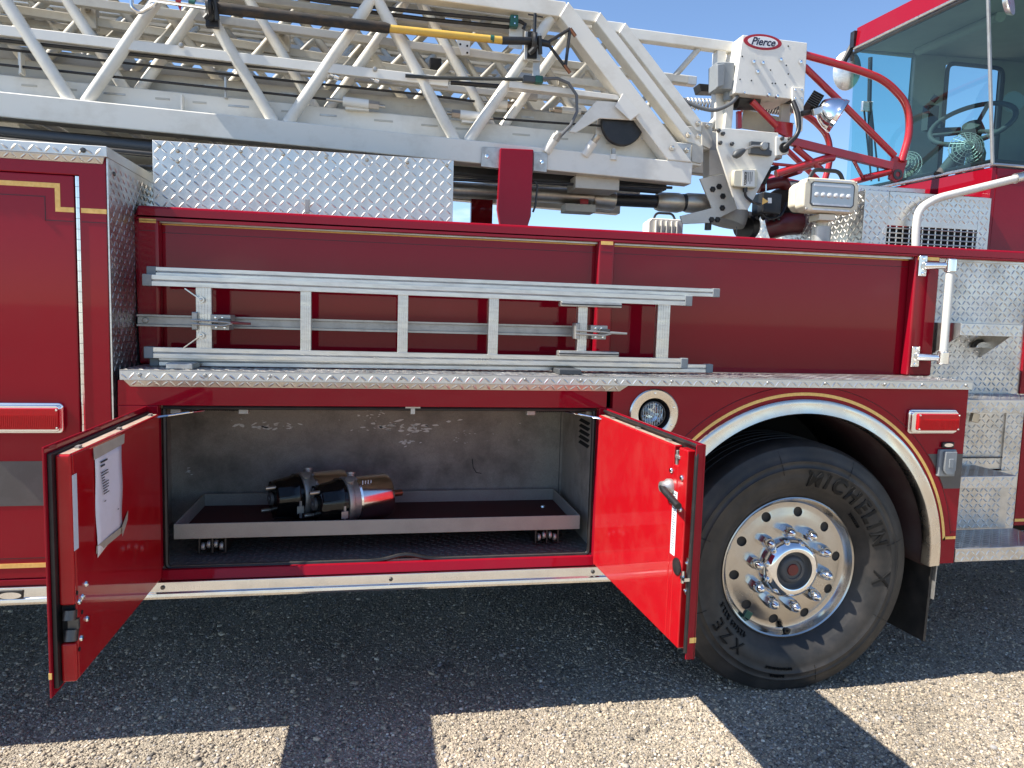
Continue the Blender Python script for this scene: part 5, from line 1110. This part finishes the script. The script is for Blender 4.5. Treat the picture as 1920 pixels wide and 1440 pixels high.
# steering wheel, column, fan
sw = at(1822, 232, 1.02); nS = V(-.55, -.35, .72).normalized(); uS = nS.cross(V(0, 0, 1)).normalized(); vS = nS.cross(uS)
m = MB(); m.tube([sw+(uS*math.cos(R_(i*10))+vS*math.sin(R_(i*10)))*.21 for i in range(36)], .014, 10, closed=True)
for a in (20, 140, 260): m.tube([sw-nS*.05, sw+(uS*math.cos(R_(a))+vS*math.sin(R_(a)))*.205], .012, 8)
m.lathe([(.0001, .0), (.05, -.005), (.06, -.05), (.04, -.08)], sw-nS*.0, nS, 20); m.build('steering_wheel', 'interior_dark', tc_)
m = MB(); m.tube([sw-nS*.06, sw-nS*.20, sw-nS*.5+V(-.1, 0, 0)], [.035, .05, .06], 16); m.build('steering_column', 'teal_plastic', tc_)
def fan(c, ax, r):
    f = part('cab_fan', T); ax = Vector(ax).normalized(); h = ax.cross(V(0, 0, 1)).normalized(); v_ = ax.cross(h)
    m = MB()
    for j in range(5): rr = r*(1-.18*j); m.tube([c+ax*(.012*j)+(h*math.cos(R_(i*15))+v_*math.sin(R_(i*15)))*rr for i in range(24)], .0022, 6, closed=True)
    for i in range(18): d_ = h*math.cos(R_(i*20))+v_*math.sin(R_(i*20)); m.tube([c+d_*r-ax*.02, c+d_*r, c+d_*r*.28+ax*.05], .0018, 5)
    m.build('guard', 'galv', f)
    m = MB()
    for a in (0, 120, 240): d_ = h*math.cos(R_(a))+v_*math.sin(R_(a)); e_ = ax.cross(d_); m.slab([c+d_*r*.2-e_*r*.2, c+d_*r*.85-e_*r*.35, c+d_*r*.85+e_*r*.25, c+d_*r*.2+e_*r*.2], ax*.004)
    m.lathe([(.0001, .03), (r*.25, .02), (r*.28, -.05), (.0001, -.06)], c, ax, 16); m.build('blades', 'teal_plastic', f)
    m = MB(); m.tube([c-ax*.05, c-ax*.09+V(0, 0, -.05), c-ax*.06+V(.02, .05, -.18)], .018, 10); m.build('stem', 'teal_plastic', f)
fan(at(1812, 278, .80), (-.45, -.85, .1), .085); fan(at(1700, 310, 1.35), (-.8, -.6, .1), .085)
m = MB(); m.tube([at(1796, 290, .86), at(1762, 330, .86)], .034, 14); m.build('column_cover', 'interior_dark', tc_)
m = MB(); m.obox(at(1744, 222, 1.35), (1, .3, .1), (0, 0, 1), (-.3, 1, 0), .05, .075, .02); m.tube([at(1748, 190, 1.35), at(1757, 180, 1.33)], .02, 8); m.tube([at(1745, 245, 1.35), at(1800, 243, 1.3)], .016, 8); m.build('dash_monitor', 'interior_dark', tc_)
m = MB(); m.lathe([(.0001, -.01), (.05, -.006), (.06, .01), (.0001, .016)], at(1898, 192, 1.0), (-.3, -1, 0), 12); m.build('air_vent', 'teal_plastic', tc_)
# wiper on the screen, far mirror, near mirror
fr_ = lambda px, py: (lambda q: q)(at(px, py, 1.50))
wp = part('wiper', T)
m = MB(); m.tube([fr_(1632, 108), fr_(1630, 190), fr_(1633, 295)], .014, 6); m.build('blade', 'black', wp)
m = MB(); m.tube([fr_(1620, 205), fr_(1634, 340)], .006, 6); m.tube([fr_(1634, 205), fr_(1648, 340)], .006, 6); m.build('arm', 'black', wp)
m = MB(); m.obox(fr_(1625, 200), (1, 0, 0), (0, 0, 1), (0, 1, 0), .035, .03, .01); m.build('pivot', 'alu', wp, bevel=.004)
mi = part('mirror', T)
m = MB(); c = at(1588, 132, 1.72); m.lathe([(.0001, -.02), (.06, -.018), (.085, 0), (.085, .006), (.0001, .006)], c, (.5, 1, 0), 28)
m.v = [(x, y, c.z+(z-c.z)*1.5) for x, y, z in m.v]; m.build('mirror_head', 'alu', mi)
m = MB(); m.tube(bend([at(1604, 70, 1.68), at(1600, 82, 1.70), at(1582, 115, 1.72), at(1580, 122, 1.72)], .05), .02, 8); m.obox(at(1604, 75, 1.66), (1, 0, 0), (0, 0, 1), (0, 1, 0), .025, .05, .02); m.build('mirror_arm', 'black', mi)
mi = part('mirror', T)
m = MB(); c = at(1893, 4, .38); m.lathe([(.0001, -.02), (.05, -.018), (.062, 0), (.062, .006), (.0001, .006)], c, (.6, -1, .2), 28); m.build('mirror_head', 'alu', mi)
# tread-plate box under the cab with its grille
tb = part('cab_step_box', T)
B = .45; x0 = at(1620, 400, B).x; x1 = at(1857, 400, B).x; zt = at(1700, 361, B).z
gx0, gx1, gz0, gz1 = at(1662, 440, B).x, at(1831, 445, B).x, at(1745, 463, B).z, at(1745, 427, B).z
m = MB(); m.box(x0, gx0, B, B+.01, 1.9, zt); m.box(gx1, x1, B, B+.01, 1.9, zt); m.box(gx0, gx1, B, B+.01, gz1, zt); m.box(gx0, gx1, B, B+.01, 1.9, gz0); m.box(x0, x0+.01, B+.01, 1.6, 1.9, zt); m.box(x0, x1, B+.01, 1.6, zt-.01, zt-.002); m.build('box_shell', 'tread', tb, bevel=.002)
lugs('tread_lugs', (x0, B, 1.9), (1,0,0), (0,0,1), Nf, x1-x0, zt-1.9, tb, keep=lambda u, v: not (gx0-x0-.012 < u < gx1-x0+.012 and v < gz1-1.9+.012))
lugs('tread_lugs', (x0, 1.6, 1.9), (0,-1,0), (0,0,1), (-1,0,0), 1.14, zt-1.9, tb)
m = MB(); m.box(gx0, gx1, B+.02, B+.03, gz0, gz1); m.build('grille_back', 'black_matte', tb)
for i in range(14):
    m = MB(); xx = gx0+(gx1-gx0)*(i+.5)/14; m.tube([(xx, B+.002, gz0), (xx, B+.002, gz1)], .0035, 6); m.build('grille_bar', 'alu', tb)
for i in range(4):
    m = MB(); z = gz0+(gz1-gz0)*(i+.5)/4; m.tube([(gx0, B-.003, z), (gx1, B-.003, z)], .0035, 6); m.build('grille_bar', 'alu', tb)
m = MB(); a, b = at(1610, 346, .75), at(1735, 362, .75); m.box(a.x, b.x, .75, 1.5, zt-.05, a.z); m.build('upper_step', 'tread', tb, bevel=.003)
lugs('tread_lugs', (a.x, .75, zt-.03), (1,0,0), (0,0,1), Nf, b.x-a.x, a.z-zt+.03, tb)
# white grab rail
gr = part('grab_rail', T)
m = MB(); m.tube(bend([at(1717, 470, .40), at(1717, 432, .40), at(1722, 392, .40), at(1755, 372, .40), at(1905, 335, .40), at(1960, 322, .40)], .11, 8), .0185, 16); m.build('rail_tube', 'grip_white', gr)
m = MB(); m.tube([at(1903, 335, .40), at(1960, 322, .40)], .024, 16); m.build('rail_socket', 'alu', gr)
# ------------------------------------------------------------------ access steps at the right
st = part('access_steps', T)
WY = .32
wx0 = at(1758, 560, FY).x; wx1 = 3.35
m = MB(); m.box(wx0+.001, wx1, WY-.04, WY, SZ-.1, zr); m.build('step_back_wall', 'tread_dull', st)
lugs('tread_lugs', (wx0+.002, WY-.04, SZ-.1), (1,0,0), (0,0,1), Nf, .62, zr-SZ+.1, st, 'tread_dull', keep=lambda u, v: True)
# folding step bracket with recessed lamp
fs_ = part('fold_step', T); Yf = .12
a = at(1786, 607, Yf+.0); b = at(1917, 612, Yf)
zt_ = at(1850, 607, Yf).z; zl_ = at(1850, 630, Yf).z
ax0, ax1 = at(1800, 620, Yf).x, at(1916, 620, Yf).x
m = MB(); m.box(ax0, ax1, Yf, WY-.04, zt_-.004, zt_); m.box(ax0, ax1, Yf-.003, Yf, zl_, zt_-.001); m.build('step_plate', 'tread', fs_, bevel=.002)
lugs('tread_lugs', (ax0, Yf-.003, zl_), (1,0,0), (0,0,1), Nf, ax1-ax0, zt_-zl_, fs_)
m = MB(); m.slab([(ax0, Yf, zt_-.004), (ax0, WY-.04, zt_-.004), (ax0, WY-.04, zt_-.15), (ax0, Yf, zl_)], (.004, 0, 0)); m.build('gusset', 'tread_dull', fs_)
m = MB(); m.slab([(ax1-.06, Yf, zl_), (ax1-.06, WY-.04, zl_), (ax1-.06, WY-.04, zt_-.16)], (.004, 0, 0)); m.build('gusset', 'alu_dull', fs_)
c = at(1835, 652, WY-.045); m = MB(); m.prism([(.046*math.cos(R_(i*12)), .040*math.sin(R_(i*12))) for i in range(16)], c, (1,0,0), (0,0,1), Nf, .012); m.build('lamp_hood', 'black', fs_)
m = MB(); m.prism([(.038*math.cos(R_(i*12)), .028*math.sin(R_(i*12))) for i in range(16)], c+V(.004, -.012, .001), (1,0,0), (0,0,1), Nf, .012); m.build('lamp_face', 'chrome', fs_, bevel=.002)
# three fixed steps: (front pixel y of top edge, bottom of lip, right end pixel)
stx = 2.513
def step(ytop, ybot, pxr, Y, back, lip_left=stx):
    s = part('fixed_step', T); z1_ = at(1830, ytop, Y).z; z0_ = at(1830, ybot, Y).z; xr_ = at(pxr, (ytop+ybot)/2, Y).x
    m = MB(); m.box(stx, xr_, Y, back, z1_-.004, z1_); m.box(stx, xr_, Y-.003, Y, z0_, z1_-.001); m.box(stx, xr_, Y, Y+.02, z0_, z0_+.003); m.build('tread_plate', 'tread_dull', s, bevel=.002)
    lugs('tread_lugs', (stx, Y, z1_), (1,0,0), (0,1,0), (0,0,1), xr_-stx, back-Y, s, 'tread_dull'); lugs('tread_lugs', (stx, Y-.003, z0_), (1,0,0), (0,0,1), Nf, xr_-stx, z1_-z0_, s, 'tread')
    return z1_, z0_, xr_
zA, zA0, xA = step(749, 774, 1990, .02, WY)
zB, zB0, xB = step(893, 915, 1906, .06, .30)
zC, zC0, xC = step(1027, 1052, 1990, .00, .26)
xq_r = at(1890, 860, .29).x
for (z0_, z1_, Y, hinge) in ((zB, zA0, .295, True), (zC, zB0, .27, False)):
    m = MB(); m.box(stx, xq_r, Y, Y+.006, z0_-.02, z1_+.03); m.build('riser', 'tread_dull', st)
    lugs('tread_lugs', (stx, Y, z0_), (1,0,0), (0,0,1), Nf, xq_r-stx-.03, z1_+.03-z0_, st, 'tread_dull')
m = MB(); a = at(1805, 858, .275); b = at(1879, 856, .275); m.tube([(a.x, .275, a.z), (b.x, .275, a.z)], .004, 8); m.build('hinge', 'steel_dark', st)
m = MB(); c = at(1827, 783, .26); m.obox(c, (1, 0, -.2), (.2, 0, 1), (0, 1, 0), .02, .022, .01); m.build('hatch_latch', 'bronze', st, bevel=.003)
m = MB(); x_ = at(1884, 820, .285).x; xq = at(1907, 900, .29).x; m.box(x_, xq, .288, .30, zC-.02, zA0+.4); m.build('side_panel', 'tread_dull', st); lugs('tread_lugs', (x_, .288, zC), (1,0,0), (0,0,1), Nf, xq-x_, zA0+.38-zC, st, 'tread_dull')
m = MB(); m.box(xq+.001, XR, .285, .42, .60, zA0+.5); m.box(3.05, XR, FY+.02, .42, zA0+.06, zr); m.build('rear_panel', 'red', st, bevel=.004)
m = MB(); z_ = at(1915, 975, .285).z; m.box(xq+.002, XR, .2835, .285, z_-.007, z_+.007); m.build('gold_stripe', 'gold', st, smooth=False)
m = MB(); m.box(xq+.05, XR, .2, .28, .50, .575); m.build('rear_rail', 'polished', st, bevel=.003)
# vertical grab handle
gh = part('grab_handle', T); YH = .17
a = at(1783, 496, YH); b = at(1766, 676, YH)
m = MB(); m.tube([a, V(a.x, YH, b.z)], .0175, 16); m.build('ribbed_bar', 'grip_white', gh)
for z_ in (a.z-.005, b.z+.012):
    m = MB(); m.tube([(a.x, YH, z_+.030), (a.x, YH, z_-.030)], [.024, .024], 16); xq_ = a.x-.085
    m.tube([(a.x, YH, z_), (a.x-.03, YH+.02, z_), (a.x-.075, FY-.012, z_)], [.018, .015, .02], 12); m.box(xq_-.02, xq_+.022, FY-.013, FY, z_-.048, z_+.048); m.build('bracket', 'polished', gh, bevel=.005)
    m = MB()
    for s_ in (-1, 1): bolt(m, (xq_, FY-.013, z_+s_*.035), Nf, .008, .004)
    m.build('screw', 'chrome', gh)

# ------------------------------------------------------------------ portable ladder clamped to the side wall
LY = .115
lad = thing('portable_ladder', 'folding aluminium ladder clamped above the tread plate shelf', 'ladder', (0, 0, 0))
def rail2(y, pa, pb, h=.040, name='side_rail'):
    a, b = at(*pa, y), at(*pb, y); q = h/2; m = MB()
    d = (b-a).normalized(); up = V(-d.z, 0, d.x)
    m.prism([(0, -q), (0, -.003), (.005, 0), (0, .003), (0, q), (.026, q), (.026, -q)], a, V(0, 1, 0), up, d, (b-a).length); m.build(name, 'alu', lad, bevel=.001)
    for p, s_ in ((a, -1), (b, 1)):
        m = MB(); m.obox(p+d*(s_*.012)+V(0, .012, 0), d, up, (0, 1, 0), .016, q+.0015, .0155); m.build('end_cap', 'grey_plastic', lad, bevel=.003)
rail2(LY, (282, 525), (1286, 564)); rail2(LY, (285, 661), (1278, 681))
rail2(LY+.035, (290, 509), (1338, 549), .034); rail2(LY+.035, (296, 677), (1325, 691), .034)
for i, px in enumerate((383, 574, 756, 926, 1093, 1245)):
    a = at(px, 545, LY+.018); tx = a.x; zt2 = at(px, 527+(px-282)*.039+9, LY).z; zb2 = at(px, 660+(px-285)*.0195-9, LY).z
    m = MB(); w_ = .027 if i in (0, 5) else .0195
    m.box(tx-w_, tx+w_, LY+.006, LY+.036, zb2-.012, zt2+.012)
    n = 5
    for j in range(n): xx = tx-w_+(j+.5)*2*w_/n; m.box(xx-w_*.11, xx+w_*.11, LY+.004, LY+.0065, zb2-.01, zt2+.01)
    m.build('rung', 'alu', lad, bevel=.001)
for pa, pb, pc in (((347, 541), (377, 562), 0), ((345, 652), (377, 629), 0)):
    m = MB(); a, b = at(*pa, LY), at(*pb, LY-.004); m.beam(a, b, .004, .012, up=(0, 1, 0)); m.lathe([(.012, -.004), (.012, .002), (.0001, .002)], b, Nf, 14); bolt(m, b+V(0, -.002, 0), Nf, .006); m.build('brace_strap', 'alu', lad)
for px, py in ((1108, 572), (1103, 664)):
    m = MB(); c = at(px, py, LY-.01); m.box(c.x-.125, c.x+.125, LY-.025, LY+.03, c.z-.008, c.z+.012); m.build('slide_guide', 'alu_dull', lad, bevel=.003)
    m = MB(); m.box(c.x-.125, c.x+.125, LY-.029, LY-.023, c.z-.0015, c.z+.003); m.build('guide_slot', 'ink', lad)
for px in (340, 1066):
    m = MB(); c = at(px, 690, .05); m.box(c.x-.045, c.x+.045, .02, .13, SZ+.0005, SZ+.022); m.build('shelf_pad', 'grey_dark' if px > 900 else 'alu_dull', T, bevel=.004)
for px, py in ((400, 603), (1112, 622)):
    cl = part('toggle_clamp', T); c = at(px, py, LY-.01); Yc = LY-.012
    m = MB(); m.box(c.x-.01, c.x+.06, Yc, Yc+.09, c.z+.004, c.z+.026); m.box(c.x-.005, c.x+.055, Yc, Yc+.09, c.z-.03, c.z-.012); m.build('clamp_base', 'galv', cl, bevel=.002)
    m = MB(); m.box(c.x-.075, c.x-.055, Yc-.002, Yc+.05, c.z-.032, c.z+.034); m.build('hook_plate', 'galv', cl, bevel=.004)
    m = MB(); m.tube(bend([c+V(-.075, -.012, .004), c+V(.04, -.02, 0), c+V(.075, -.02, -.004), c+V(.04, -.02, -.014), c+V(-.075, -.012, -.010)], .01), .0038, 8); m.build('u_bolt', 'galv', cl)
    m = MB(); m.box(c.x+.02, c.x+.065, Yc-.02, Yc-.004, c.z-.014, c.z+.012); m.build('toggle_link', 'steel_dark', cl, bevel=.003)
    m = MB(); m.tube([c+V(.065, -.018, -.002), c+V(.135, -.024, -.004)], [.006, .0045], 10); m.build('lever', 'monitor_red' if px < 900 else 'galv', cl)
    m = MB()
    for dx, dz in ((.008, .015), (.032, .015), (.01, -.021), (.04, -.021)): bolt(m, c+V(dx, -.002, dz), Nf, .005, .004)
    m.build('rivet', 'chrome', cl)

# ------------------------------------------------------------------ two brake chambers lying in the tray
def chamber(px, py, Y, label):
    ch_ = thing('brake_chamber', label, 'brake chamber', (0, 0, 0), 'spring brake chambers lying in the tray')
    c = at(px, py, Y); c.z = tz0+.006+.096; ax = V(.9, .42, 0).normalized(); h = V(0, 0, 1); s_ = ax.cross(h)
    m = MB(); m.lathe([(.0001, -.080), (.022, -.080), (.026, -.085), (.056, -.083), (.063, -.076), (.066, -.055), (.070, -.03), (.075, -.012), (.079, -.008), (.079, .004), (.072, .008)], c-ax*.07, ax, 36)
    for a in (30, 150, 270):
        dn = h*math.sin(R_(a))+s_*math.cos(R_(a)); m.obox(c-ax*.118+dn*.058, ax, dn, ax.cross(dn), .032, .012, .016); m.build('pressure_housing', 'black_gloss', ch_)
    m = MB(); m.lathe([(.070, .004), (.080, .008), (.082, .016), (.080, .026), (.074, .03), (.072, .055), (.076, .06)], c-ax*.07, ax, 36); m.build('clamp_band', 'galv', ch_)
    m = MB(); m.lathe([(.072, .052), (.077, .058), (.078, .165), (.074, .176), (.05, .18), (.0001, .18)], c-ax*.07, ax, 40); m.build('spring_housing', 'polished', ch_)
    m = MB(); m.tube([c+ax*.11, c+ax*.168], .012, 12); m.build('release_bolt', 'copper', ch_)
    m = MB(); m.tube([c-ax*.155, c-ax*.165], .022, 16); m.tube([c-ax*.165, c-ax*.170], .009, 12); m.build('push_rod', 'grey_dark', ch_)
    for a in (60, 240):
        m = MB(); o_2 = c-ax*.13+h*(.052*math.sin(R_(a)))+s_*(.052*math.cos(R_(a))); m.tube([o_2, o_2-ax*.055], .0065, 10); m.build('mounting_stud', 'bronze', ch_)
    for a in (62, 100):
        m = MB(); dd = h*math.sin(R_(a))-s_*math.cos(R_(a))*-1; o_2 = c-ax*.03+(h*math.sin(R_(a))-V(0, 1, 0)*math.cos(R_(a)))*.072; dn = (h*math.sin(R_(a))-V(0, 1, 0)*math.cos(R_(a))); m.lathe([(.013, 0), (.013, .014), (.016, .016), (.016, .022), (.0001, .024)], o_2, dn, 16); m.build('air_port', 'galv', ch_)
    m = MB(); o_2 = c-ax*.045-V(0, 1, 0)*.082+V(0, 0, -.03); m.tube([o_2+V(0, 0, .03), o_2+V(0, 0, -.03)], .005, 8); m.obox(o_2, ax, (0, 0, 1), (0, 1, 0), .012, .012, .008); m.build('clamp_bolt', 'galv', ch_)
    S_ = 1.17
    for o in ch_.children:
        for vv in o.data.vertices: vv.co = c+(vv.co-c)*S_
    return c, ax
c, ax = chamber(672, 935, .27, 'brake chamber with shiny aluminium housing in front of the darker one')
m = MB(); k_ = c+ax*.03+V(.0, -.094*.62, .094*.78); U_ = V(ax.x, ax.y, 0)
for i in range(4): p = k_+ax*(.012*i-.01)+V(0, -.004, .004); m.obox(p, ax, V(0, .78, .62), V(0, -.62, .78), .002, .010-.002*(i % 2), .0006)
par = [o for o in COL.objects if o.name == 'brake_chamber'][0]; m.build('stamped_print', 'logo_white', par, smooth=False)
chamber(592, 925, .36, 'dark brake chamber behind the shiny one in the tray')
